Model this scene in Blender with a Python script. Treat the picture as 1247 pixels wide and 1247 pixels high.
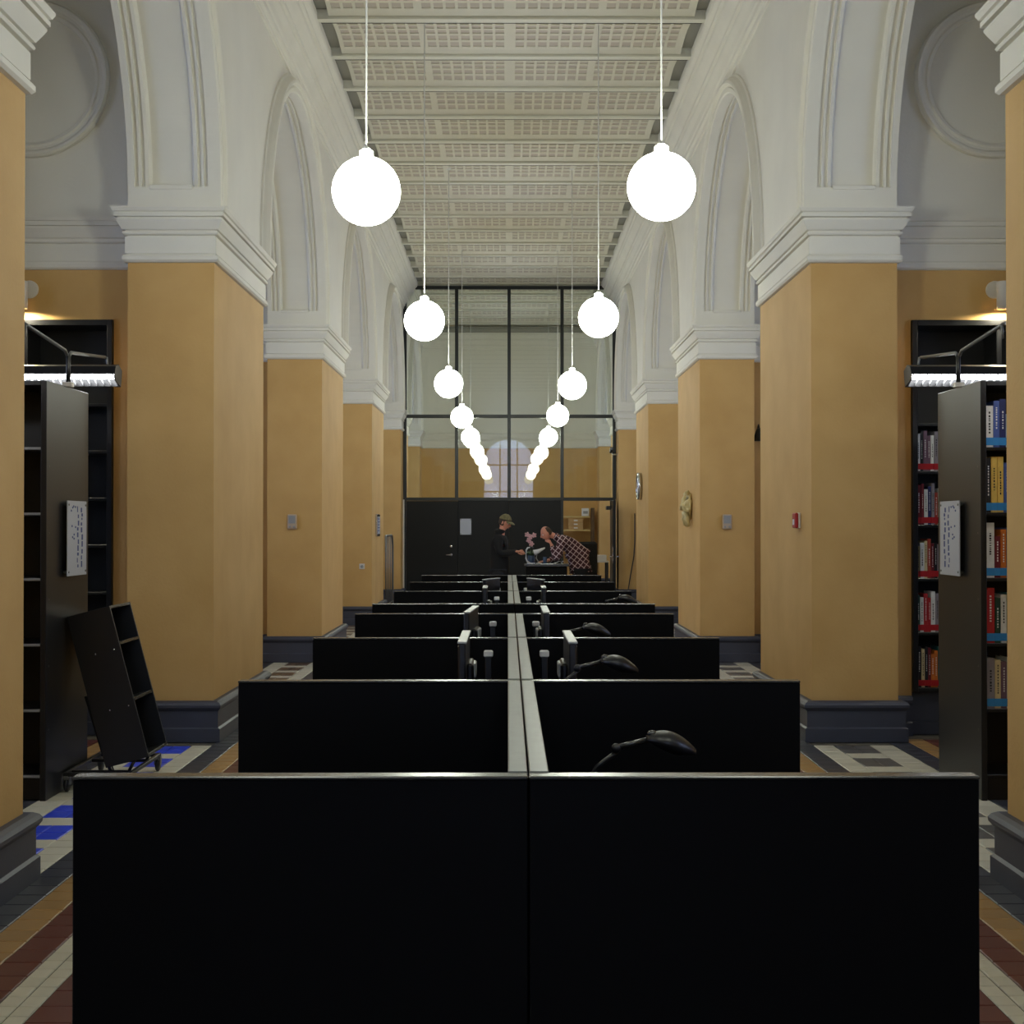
import bpy, bmesh, math, random
from mathutils import Vector, Matrix
random.seed(7)
PI = math.pi
for o in list(bpy.data.objects):
    bpy.data.objects.remove(o)
SC = bpy.context.scene
COL = SC.collection

# ------------------------------------------------------------------ camera, world, exposure
FPX = 1700.0
cam_d = bpy.data.cameras.new('camera'); cam = bpy.data.objects.new('camera', cam_d); COL.objects.link(cam)
cam_d.sensor_width = 36.0; cam_d.lens = 36.0 * FPX / 1247.0
cam_d.clip_start = 0.05; cam_d.clip_end = 200
CAM = Vector((-0.037, 0.0, 1.645))
cam.location = CAM
cam.rotation_euler = (PI/2 + math.atan(16.5/FPX), 0, -math.atan(5.0/FPX))
SC.camera = cam
SC.view_settings.view_transform = 'Standard'; SC.view_settings.look = 'None'
SC.view_settings.gamma = 1; SC.view_settings.use_curve_mapping = False
SC.view_settings.exposure = 0.25
SC.cycles.max_bounces = 8; SC.cycles.diffuse_bounces = 5; SC.cycles.glossy_bounces = 4
SC.cycles.transparent_max_bounces = 12
SC.cycles.sample_clamp_indirect = 60.0
SC.cycles.caustics_reflective = False; SC.cycles.caustics_refractive = False

w = bpy.data.worlds.new('world'); SC.world = w; w.use_nodes = True
bg = w.node_tree.nodes['Background']
bg.inputs[0].default_value = (0.52, 0.62, 1.0, 1); bg.inputs[1].default_value = 4.6   # dusk sky outside the windows

GLOBE_STRENGTH = 24.0
GLOBE_COLOUR = (0.96, 1.0, 0.86)

# ------------------------------------------------------------------ materials
def new_mat(name):
    m = bpy.data.materials.new(name); m.use_nodes = True
    nt = m.node_tree; b = nt.nodes['Principled BSDF']
    return m, nt, b
def lin(c):
    return tuple(((v/255)/12.92 if v/255 <= 0.04045 else ((v/255+0.055)/1.055)**2.4) for v in c)
def mat(name, rgb, rough=0.6, var=0.0, scale=6.0, bump=0.0, bscale=60.0, metal=0.0, spec=0.5, coat=0.0):
    """rgb in sRGB 0-255; var mottles the colour, bump gives fine relief"""
    m, nt, b = new_mat(name)
    c = lin(rgb)
    b.inputs['Base Color'].default_value = (*c, 1); b.inputs['Roughness'].default_value = rough
    b.inputs['Metallic'].default_value = metal; b.inputs['Specular IOR Level'].default_value = spec
    b.inputs['Coat Weight'].default_value = coat
    if var or bump:
        tc = nt.nodes.new('ShaderNodeTexCoord')
    if var:
        n = nt.nodes.new('ShaderNodeTexNoise'); n.inputs['Scale'].default_value = scale; n.inputs['Detail'].default_value = 5
        nt.links.new(tc.outputs['Object'], n.inputs['Vector'])
        r = nt.nodes.new('ShaderNodeValToRGB')
        r.color_ramp.elements[0].position = 0.3; r.color_ramp.elements[1].position = 0.7
        r.color_ramp.elements[0].color = (*[v*(1-var) for v in c], 1)
        r.color_ramp.elements[1].color = (*[min(1, v*(1+var)) for v in c], 1)
        nt.links.new(n.outputs['Fac'], r.inputs['Fac']); nt.links.new(r.outputs['Color'], b.inputs['Base Color'])
    if bump:
        n2 = nt.nodes.new('ShaderNodeTexNoise'); n2.inputs['Scale'].default_value = bscale; n2.inputs['Detail'].default_value = 3
        nt.links.new(tc.outputs['Object'], n2.inputs['Vector'])
        bp = nt.nodes.new('ShaderNodeBump'); bp.inputs['Strength'].default_value = bump; bp.inputs['Distance'].default_value = 0.01
        nt.links.new(n2.outputs['Fac'], bp.inputs['Height']); nt.links.new(bp.outputs['Normal'], b.inputs['Normal'])
    return m
def tile_mat(name, rgb, rough=0.35, var=0.14):
    """glazed floor tile: each object or patch varies a little"""
    m, nt, b = new_mat(name); c = lin(rgb)
    geo = nt.nodes.new('ShaderNodeNewGeometry'); oi = nt.nodes.new('ShaderNodeObjectInfo')
    wn = nt.nodes.new('ShaderNodeTexNoise'); wn.inputs['Scale'].default_value = 9.0; wn.inputs['Detail'].default_value = 4
    nt.links.new(geo.outputs['Position'], wn.inputs['Vector'])
    ad = nt.nodes.new('ShaderNodeMath'); ad.operation = 'ADD'
    nt.links.new(wn.outputs['Fac'], ad.inputs[0])
    rd = nt.nodes.new('ShaderNodeMath'); rd.operation = 'ADD'
    nt.links.new(oi.outputs['Random'], rd.inputs[0]); nt.links.new(geo.outputs['Random Per Island'], rd.inputs[1])
    nt.links.new(rd.outputs[0], ad.inputs[1])
    mr = nt.nodes.new('ShaderNodeMapRange'); mr.inputs['From Min'].default_value = 0.3; mr.inputs['From Max'].default_value = 2.2
    mr.inputs['To Min'].default_value = 1-var; mr.inputs['To Max'].default_value = 1+var
    nt.links.new(ad.outputs[0], mr.inputs['Value'])
    mx = nt.nodes.new('ShaderNodeVectorMath'); mx.operation = 'SCALE'; mx.inputs[0].default_value = c
    nt.links.new(mr.outputs['Result'], mx.inputs['Scale']); nt.links.new(mx.outputs['Vector'], b.inputs['Base Color'])
    b.inputs['Roughness'].default_value = rough
    return m
def emit(name, col, strength):
    m, nt, b = new_mat(name)
    b.inputs['Base Color'].default_value = (0.9, 0.9, 0.9, 1)
    b.inputs['Emission Color'].default_value = (*col, 1); b.inputs['Emission Strength'].default_value = strength
    return m
def glass_mat(name, tint=(0.96, 0.985, 0.97), refl=1.0):
    m = bpy.data.materials.new(name); m.use_nodes = True; nt = m.node_tree; nt.nodes.clear()
    out = nt.nodes.new('ShaderNodeOutputMaterial'); mix = nt.nodes.new('ShaderNodeMixShader')
    tr = nt.nodes.new('ShaderNodeBsdfTransparent'); tr.inputs['Color'].default_value = (*tint, 1)
    gl = nt.nodes.new('ShaderNodeBsdfGlossy'); gl.inputs['Roughness'].default_value = 0.0
    fr = nt.nodes.new('ShaderNodeFresnel'); fr.inputs['IOR'].default_value = 1.5
    nt.links.new(fr.outputs[0], mix.inputs[0]); nt.links.new(tr.outputs[0], mix.inputs[1]); nt.links.new(gl.outputs[0], mix.inputs[2])
    nt.links.new(mix.outputs[0], out.inputs[0])
    return m

def wall_paint():
    """ochre below the cornice line, white above it: one wall, two paints"""
    m, nt, b = new_mat('ochre_and_white_paint')
    geo = nt.nodes.new('ShaderNodeNewGeometry'); sp = nt.nodes.new('ShaderNodeSeparateXYZ')
    nt.links.new(geo.outputs['Position'], sp.inputs[0])
    gt = nt.nodes.new('ShaderNodeMath'); gt.operation = 'GREATER_THAN'; gt.inputs[1].default_value = 3.8
    nt.links.new(sp.outputs['Z'], gt.inputs[0])
    n = nt.nodes.new('ShaderNodeTexNoise'); n.inputs['Scale'].default_value = 2.2; n.inputs['Detail'].default_value = 6
    nt.links.new(geo.outputs['Position'], n.inputs['Vector'])
    r = nt.nodes.new('ShaderNodeValToRGB'); r.color_ramp.elements[0].position = 0.3; r.color_ramp.elements[1].position = 0.7
    r.color_ramp.elements[0].color = (*OCHRE0, 1); r.color_ramp.elements[1].color = (*OCHRE1, 1)
    nt.links.new(n.outputs['Fac'], r.inputs['Fac'])
    mx = nt.nodes.new('ShaderNodeMix'); mx.data_type = 'RGBA'
    nt.links.new(gt.outputs[0], mx.inputs['Factor']); nt.links.new(r.outputs['Color'], mx.inputs['A'])
    mx.inputs['B'].default_value = (*lin(WHITE), 1)
    nt.links.new(mx.outputs['Result'], b.inputs['Base Color'])
    b.inputs['Roughness'].default_value = 0.75
    n2 = nt.nodes.new('ShaderNodeTexNoise'); n2.inputs['Scale'].default_value = 45; nt.links.new(geo.outputs['Position'], n2.inputs['Vector'])
    bp = nt.nodes.new('ShaderNodeBump'); bp.inputs['Strength'].default_value = 0.12; bp.inputs['Distance'].default_value = 0.01
    nt.links.new(n2.outputs['Fac'], bp.inputs['Height']); nt.links.new(bp.outputs['Normal'], b.inputs['Normal'])
    return m

WHITE = (226, 222, 208)
OCHRE0 = lin((197, 156, 92)); OCHRE1 = lin((208, 168, 104))
M = {}
M['paint'] = wall_paint()
M['white'] = mat('white_plaster', WHITE, 0.7, var=0.03, scale=2.0, bump=0.05, bscale=40)
M['ceil'] = mat('ceiling_plaster', (218, 214, 198), 0.8, var=0.03, scale=3.0)
M['ceil_hole'] = mat('ceiling_perforation', (196, 186, 174), 0.9)
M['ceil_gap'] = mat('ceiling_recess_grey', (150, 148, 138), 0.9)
M['beam_shade'] = mat('beam_shadow_line', (70, 66, 60), 0.7)  # dark colour painting the shadow line under each beam flange
M['beam'] = mat('ceiling_beam', (222, 220, 206), 0.7)
M['slate'] = mat('slate_blue_plinth', (64, 67, 80), 0.45, var=0.08, scale=4, bump=0.04)
M['grout'] = mat('floor_grout', (88, 84, 76), 0.85, var=0.15, scale=12)
M['t_white'] = tile_mat('tile_pale', (196, 192, 176))
M['t_maroon'] = tile_mat('tile_maroon', (94, 48, 40))
M['t_tan'] = tile_mat('tile_tan', (160, 126, 80))
M['t_black'] = tile_mat('tile_black', (56, 58, 68))
M['t_blue'] = tile_mat('tile_blue', (52, 74, 214))
M['t_grey'] = tile_mat('tile_dark_grey', (92, 90, 90))
M['t_brown'] = tile_mat('tile_brown', (98, 78, 62))
M['black'] = mat('black_laminate', (4, 4, 4), 0.5, var=0.15, scale=3, spec=0.12)
M['edge'] = mat('black_satin_edge', (46, 46, 45), 0.24, var=0.2, scale=20, spec=0.8)
M['spine'] = mat('grey_satin_edge', (92, 96, 93), 0.34, var=0.12, scale=25, spec=0.6)
M['case'] = mat('black_lacquered_board', (24, 25, 27), 0.38, var=0.15, scale=2)
M['case_in'] = mat('black_case_interior', (14, 16, 18), 0.55)
M['shelf_edge'] = mat('grey_shelf_lip', (150, 154, 160), 0.35)
M['plastic'] = mat('black_plastic', (18, 18, 20), 0.4)
M['silver'] = mat('silver_plastic', (196, 198, 198), 0.35)
M['grey_plastic'] = mat('grey_plastic', (150, 152, 152), 0.45)
M['chrome'] = mat('chrome', (200, 200, 200), 0.18, metal=1)
M['steel'] = mat('painted_steel', (112, 112, 110), 0.4, metal=0.3)
M['offwhite'] = mat('off_white_plastic', (212, 206, 196), 0.45)
M['beige'] = mat('aged_beige_plastic', (184, 164, 142), .5)
M['paper'] = mat('paper', (226, 226, 228), 0.8)
M['notice'] = mat('notice_acrylic', (176, 180, 190), 0.35)
M['ink'] = mat('blue_ink', (70, 80, 130), 0.7)
M['red'] = mat('red_plastic', (168, 30, 24), 0.4)
M['mullion'] = mat('black_steel_mullion', (16, 20, 18), 0.4)
M['panel'] = mat('black_partition_panel', (11, 13, 15), 0.5, var=0.1, scale=2, spec=.3)
M['glass'] = glass_mat('clear_glass')
M['globe'] = emit('lit_opal_globe', GLOBE_COLOUR, GLOBE_STRENGTH)
M['globe_dim'] = emit('dim_opal_globe', GLOBE_COLOUR, 4.0)
M['tube'] = emit('lit_fluorescent_tube', (0.95, 0.97, 1.0), 13.0)
M['spot_lit'] = emit('lit_spot_lens', (1.0, 0.93, 0.72), 22.0)
M['cord'] = mat('white_cord', (225, 225, 220), 0.5)
M['skin'] = mat('skin', (206, 140, 116), 0.5, var=0.06, scale=30)
M['lip'] = mat('lip', (150, 82, 76), 0.5)
M['eye'] = mat('eye', (40, 32, 28), 0.2)
M['hair'] = mat('grey_brown_hair', (64, 52, 42), 0.8, bump=0.4, bscale=200)
M['coat'] = mat('black_wool_coat', (15, 16, 17), 0.9, bump=0.2, bscale=150)
M['cap'] = mat('olive_cap_cloth', (112, 106, 74), 0.85, var=0.3, scale=25)
M['trousers'] = mat('dark_trousers', (26, 28, 34), 0.9)
M['shoe'] = mat('black_leather', (20, 18, 17), 0.4)
M['petal'] = mat('pink_petal', (214, 170, 184), 0.6, var=0.2, scale=40)
M['leaf'] = mat('leaf', (60, 84, 52), 0.6)
M['cardboard'] = mat('cardboard', (196, 160, 110), 0.8, var=0.08, scale=8)
M['shelf_ochre'] = mat('pale_wood_shelf', (206, 180, 120), 0.6)
M['shelf_dark'] = mat('dark_wood_upright', (92, 70, 42), .6)
M['gold'] = mat('gilded_plaster', (206, 188, 132), 0.45, var=0.15, scale=14, bump=0.5, bscale=40)
M['vase'] = mat('smoked_glass_blue', (60, 80, 110), 0.15)

def plaid():
    m, nt, b = new_mat('plaid_cotton')
    tc = nt.nodes.new('ShaderNodeTexCoord'); mp = nt.nodes.new('ShaderNodeMapping')
    mp.inputs['Rotation'].default_value = (0, math.radians(-38), 0)
    nt.links.new(tc.outputs['Object'], mp.inputs['Vector'])
    sp = nt.nodes.new('ShaderNodeSeparateXYZ'); nt.links.new(mp.outputs['Vector'], sp.inputs[0])
    outs = []
    for ax in ('X', 'Z'):
        mu = nt.nodes.new('ShaderNodeMath'); mu.operation = 'MULTIPLY'; mu.inputs[1].default_value = 14.0
        nt.links.new(sp.outputs[ax], mu.inputs[0])
        fr = nt.nodes.new('ShaderNodeMath'); fr.operation = 'FRACT'; nt.links.new(mu.outputs[0], fr.inputs[0])
        lt = nt.nodes.new('ShaderNodeMath'); lt.operation = 'LESS_THAN'; lt.inputs[1].default_value = 0.14
        nt.links.new(fr.outputs[0], lt.inputs[0]); outs.append(lt)
    mx = nt.nodes.new('ShaderNodeMath'); mx.operation = 'MAXIMUM'
    nt.links.new(outs[0].outputs[0], mx.inputs[0]); nt.links.new(outs[1].outputs[0], mx.inputs[1])
    mi = nt.nodes.new('ShaderNodeMix'); mi.data_type = 'RGBA'
    mi.inputs['A'].default_value = (*lin((62, 26, 34)), 1); mi.inputs['B'].default_value = (*lin((206, 184, 188)), 1)
    nt.links.new(mx.outputs[0], mi.inputs['Factor']); nt.links.new(mi.outputs['Result'], b.inputs['Base Color'])
    b.inputs['Roughness'].default_value = 0.85
    return m
M['plaid'] = plaid()

# ------------------------------------------------------------------ mesh helpers
class MB:
    def __init__(s): s.v = []; s.f = []; s.m = []; s.mats = []; s.cur = 0; s.smooth = []; s.sm = False
    def use(s, m):
        m = M[m] if isinstance(m, str) else m
        if m not in s.mats: s.mats.append(m)
        s.cur = s.mats.index(m); return s
    def add(s, vs, fs):
        o = len(s.v); s.v += [tuple(p) for p in vs]
        for f in fs: s.f.append([i+o for i in f]); s.m.append(s.cur); s.smooth.append(s.sm)
        return s
    def box(s, x0, x1, y0, y1, z0, z1, mx=None):
        x0, x1 = min(x0, x1), max(x0, x1); y0, y1 = min(y0, y1), max(y0, y1); z0, z1 = min(z0, z1), max(z0, z1)
        vs = [Vector(p) for p in ((x0,y0,z0),(x1,y0,z0),(x1,y1,z0),(x0,y1,z0),(x0,y0,z1),(x1,y0,z1),(x1,y1,z1),(x0,y1,z1))]
        if mx: vs = [mx @ p for p in vs]
        return s.add(vs, [(0,3,2,1),(4,5,6,7),(0,1,5,4),(1,2,6,5),(2,3,7,6),(3,0,4,7)])
    def bbox(s, x0, x1, y0, y1, z0, z1, c=0.004, mx=None):
        """box with chamfered edges"""
        x0, x1 = min(x0, x1), max(x0, x1); y0, y1 = min(y0, y1), max(y0, y1); z0, z1 = min(z0, z1), max(z0, z1)
        bm = bmesh.new(); bmesh.ops.create_cube(bm, size=1)
        for v in bm.verts:
            v.co = Vector((x0 if v.co.x < 0 else x1, y0 if v.co.y < 0 else y1, z0 if v.co.z < 0 else z1))
        c = min(c, 0.45*min(x1-x0, y1-y0, z1-z0))
        bmesh.ops.bevel(bm, geom=bm.edges[:], offset=c, segments=1, affect='EDGES')
        bm.verts.index_update()
        s.add([(mx @ v.co if mx else v.co.copy()) for v in bm.verts], [[v.index for v in f.verts] for f in bm.faces]); bm.free()
        return s
    def loop_sweep(s, rings, close=True, cap0=False, cap1=False):
        """rings: list of equally long point loops"""
        n = len(rings[0]); vs = [p for r in rings for p in r]; fs = []
        for i in range(len(rings)-1):
            for j in range(n if close else n-1):
                k = (j+1) % n
                fs.append((i*n+j, i*n+k, (i+1)*n+k, (i+1)*n+j))
        if cap0: fs.append(tuple(range(n))[::-1])
        if cap1: fs.append(tuple(range((len(rings)-1)*n, len(rings)*n)))
        return s.add(vs, fs)
    def rect_profile(s, x0, x1, y0, y1, prof, cap=True):
        """profile [(offset, z)] mitred round a rectangle"""
        rings = [[(x0-o, y0-o, z), (x1+o, y0-o, z), (x1+o, y1+o, z), (x0-o, y1+o, z)] for o, z in prof]
        return s.loop_sweep(rings, True, cap, cap)
    def tube(s, pts, r, n=8, cap=True):
        pts = [Vector(p) for p in pts]; rs = r if isinstance(r, (list, tuple)) else [r]*len(pts)
        rings = []; up = Vector((0.013, 0.021, 1)).normalized()
        for i, p in enumerate(pts):
            d = (pts[min(i+1, len(pts)-1)] - pts[max(i-1, 0)]).normalized()
            a = d.cross(up)
            if a.length < 1e-3: a = d.cross(Vector((1, 0, 0)))
            a.normalize(); b = d.cross(a).normalized()
            rings.append([p + (a*math.cos(t)+b*math.sin(t))*rs[i] for t in [2*PI*k/n for k in range(n)]])
        s.sm = True; s.loop_sweep(rings, True, cap, cap); s.sm = False
        return s
    def lathe(s, prof, n=24, c=(0, 0, 0), mx=None):
        c = Vector(c); rings = []
        for r, z in prof:
            ring = [Vector((max(r, 1e-4)*math.cos(2*PI*k/n), max(r, 1e-4)*math.sin(2*PI*k/n), z)) for k in range(n)]
            rings.append([(mx @ p if mx else p + c) for p in ring])
        s.sm = True; s.loop_sweep(rings, True, True, True); s.sm = False
        return s
    def ball(s, c, rx, ry=None, rz=None, nu=16, nv=10, mx=None):
        ry = ry or rx; rz = rz or rx; c = Vector(c); rings = []
        for i in range(nv+1):
            t = -PI/2 + PI*i/nv; q = max(math.cos(t), 1e-3)
            ring = [Vector((rx*q*math.cos(2*PI*k/nu), ry*q*math.sin(2*PI*k/nu), rz*math.sin(t))) for k in range(nu)]
            rings.append([((mx @ p) if mx else p) + c for p in ring])
        s.sm = True; s.loop_sweep(rings, True, True, True); s.sm = False
        return s
    def from_mesh(s, me, mx=None, smooth=True):
        s.sm = smooth
        s.add([(mx @ v.co if mx else v.co.copy()) for v in me.vertices], [list(p.vertices) for p in me.polygons]); s.sm = False
        return s
    def mesh(s, name):
        me = bpy.data.meshes.new(name); me.from_pydata(s.v, [], s.f)
        for m in s.mats: me.materials.append(m)
        me.polygons.foreach_set('material_index', s.m); me.polygons.foreach_set('use_smooth', s.smooth); me.update()
        return me
    def build(s, name, parent=None, m=None, loc=None, recalc=True):
        if m: 
            m = M[m] if isinstance(m, str) else m
            s.mats = [m]; s.m = [0]*len(s.m)
        me = s.mesh(name)
        if recalc:
            bm = bmesh.new(); bm.from_mesh(me); bmesh.ops.recalc_face_normals(bm, faces=bm.faces[:]); bm.to_mesh(me); bm.free()
        return link(name, me, parent, loc)
def link(name, me, parent=None, loc=None):
    o = bpy.data.objects.new(name, me); COL.objects.link(o)
    if parent: o.parent = parent
    if loc: o.location = loc
    return o
def tag(o, label, cat, group=None):
    o['label'] = label; o['category'] = cat
    if group: o['group'] = group
    return o
def thing(name, label, cat, loc=(0, 0, 0), rz=0, group=None):
    o = bpy.data.objects.new(name, None); o.empty_display_size = 0.1; COL.objects.link(o)
    o.location = loc; o.rotation_euler = (0, 0, rz)
    return tag(o, label, cat, group)
def struct(o): o['kind'] = 'structure'; return o
def sname(name): 
    o = bpy.data.objects.new(name, None); COL.objects.link(o); return struct(o)
def copy_tree(o, parent=None):
    c = o.copy(); COL.objects.link(c); c.parent = parent
    for ch in o.children: copy_tree(ch, c)
    return c
def ordinal(i): return ['first', 'second', 'third', 'fourth', 'fifth', 'sixth', 'seventh', 'eighth', 'ninth', 'tenth'][i]

# ------------------------------------------------------------------ room dimensions
HW = 2.285            # half width of the nave
PT = 0.66             # pier thickness across
PITCH, PD = 6.2, 2.15  # pier spacing and depth
PF = [10.67 + PITCH*(k-1) for k in range(-2, 6)]      # pier fronts, the pier beside the camera is PF[2]
PF[2] -= .13
YB, YF = -8.2, 36.4  # back and far end walls
ZC = 3.68; ZS = 4.07  # capital
ZT = 6.80             # ceiling beams
AX = 6.0              # outer walls of the alcoves
YG = 29.9             # glass partition

CAPITAL = [(0, 3.655), (.022, 3.66), (.036, 3.675), (.036, 3.70), (.026, 3.712), (.010, 3.714), (.010, 3.722), (.018, 3.724), (.018, 3.852), (.006, 3.856), (.006, 3.864), (.030, 3.868), (.036, 3.88), (.030, 3.892),
           (.018, 3.894), (.018, 3.902), (.036, 3.906), (.048, 3.925), (.066, 3.955), (.076, 3.975), (.076, 3.984), (.062, 3.986), (.062, 3.994), (.088, 3.997), (.088, 4.022), (.080, 4.026), (.080, 4.031), (.094, 4.036), (.106, 4.058), (.106, 4.07), (0, 4.07)]
PLINTH = [(0.062, 0), (0.062, .10), (.046, .112), (.046, .235), (.055, .245), (.068, .262), (.070, .28), (.058, .298), (.035, .31), (0, .31)]

# ------------------------------------------------------------------ floor
floor = struct(MB().box(-AX-.3, AX+.3, YB-.3, YF+.3, -.25, -.006).build('floor', m='grout'))
def in_pier(ax, y, pad=0.05):
    return ax > HW-pad and ax < HW+PT+pad and any(p-pad < y < p+PD+pad for p in PF)
tiles = []        # (x centre, y centre, half x, half y, material)
Y0T, Y1T = 2.4, YF-.1
def band(x0, x1, ly, key, sgn, y0=Y0T, y1=Y1T):
    n = int((y1-y0)/ly)
    for i in range(n):
        yc = y0 + ly*(i+.5)
        if not in_pier((x0+x1)/2, yc): tiles.append((sgn*(x0+x1)/2, yc, (x1-x0)/2, ly/2, key))
for sgn in (-1, 1):
    band(1.33, 1.405, .1, 't_white', sgn); band(1.405, 1.48, .1, 't_white', sgn)
    band(1.48, 1.64, .16, 't_maroon', sgn)
    band(1.64, 1.715, .1, 't_white', sgn); band(1.715, 1.79, .1, 't_white', sgn)
    band(1.79, 1.94, .16, 't_maroon', sgn)
    band(1.94, 2.09, .15, 't_tan', sgn)
    band(2.09, 2.25, .16, 't_black', sgn)
    for k, p in enumerate(PF[2:-1]):
        a, b = p+PD+.07, p+PITCH-.07
        band(2.25, 2.40, .15, 't_white', sgn, a, b); band(2.67, 2.85, .15, 't_white', sgn, a, b)
        band(2.85, 3.01, .16, 't_black', sgn, a-.3, b+.3); band(3.01, 3.16, .15, 't_tan', sgn, a-.3, b+.3)
        band(3.16, 3.30, .16, 't_maroon', sgn, a-.3, b+.3)
        dark = ('t_blue' if sgn < 0 else 't_grey') if k == 0 else ('t_brown' if sgn < 0 else 't_grey')
        y = a + .03
        while y < b-.15:
            tiles.append((sgn*2.535, y+.1, .135, .10, 't_white'))
            y += .20
            for q in range(2):
                for s2 in (-1, 1):
                    if y+.18 < b: tiles.append((sgn*(2.535+s2*.0675), y+.0875, .0675, .0875, dark))
                y += .175
        band(3.30, 3.60, .3, 't_white', sgn, a-.3, b+.3); band(3.60, 3.90, .3, 't_maroon', sgn, a-.3, b+.3)
        for q in range(7): band(3.90+.3*q, 4.2+.3*q, .3, 't_white', sgn, a-.3, b+.3)
def seen(t):
    x, y = t[0]-CAM.x, t[1]
    px, py = 618.5 + FPX*x/y, 640 + FPX*CAM.z/y
    if not (0 < px < 1247 and py < 1250) or y > 13: return False
    if 96 < px < 1188 and py > 943: return False
    if abs(t[0]) > 3.2: return False
    return True
vis = sorted([t for t in tiles if seen(t)], key=lambda t: t[1])[:298]
vset = set(id(t) for t in vis)
tmesh = {}
G = .003
def tile_box(mb, t, z=0.0, loc=True):
    x, y, hx, hy = (t[0], t[1], t[2]-G, t[3]-G) if loc else (0, 0, t[2]-G, t[3]-G)
    c = .003
    vs = [(x-hx, y-hy, -.02), (x+hx, y-hy, -.02), (x+hx, y+hy, -.02), (x-hx, y+hy, -.02),
          (x-hx, y-hy, z-c), (x+hx, y-hy, z-c), (x+hx, y+hy, z-c), (x-hx, y+hy, z-c),
          (x-hx+c, y-hy+c, z), (x+hx-c, y-hy+c, z), (x+hx-c, y+hy-c, z), (x-hx+c, y+hy-c, z)]
    fs = [(8, 9, 10, 11)]
    for i in range(4):
        j = (i+1) % 4; fs += [(i, j, 4+j, 4+i), (4+i, 4+j, 8+j, 8+i)]
    mb.add(vs, fs)
for t in vis:
    key = (round(t[2], 4), round(t[3], 4), t[4])
    if key not in tmesh:
        mb = MB().use(t[4]); tile_box(mb, t, 0, False); tmesh[key] = mb.mesh('tile')
    o = link('tile', tmesh[key], floor, (t[0], t[1], random.uniform(-.0008, .0008)))
mb = MB()
for t in tiles:
    if id(t) not in vset: mb.use(t[4]); tile_box(mb, t)
# plain pale tiles under the desks
mb.use('t_white')
for i in range(9):
    for j in range(110): 
        tile_box(mb, (-1.33+.2956*(i+.5), 2.4+.3*(j+.5), .1478, .15, ''))
f2 = mb.build('tile_field', floor, recalc=False); f2['kind'] = 'stuff'

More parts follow.
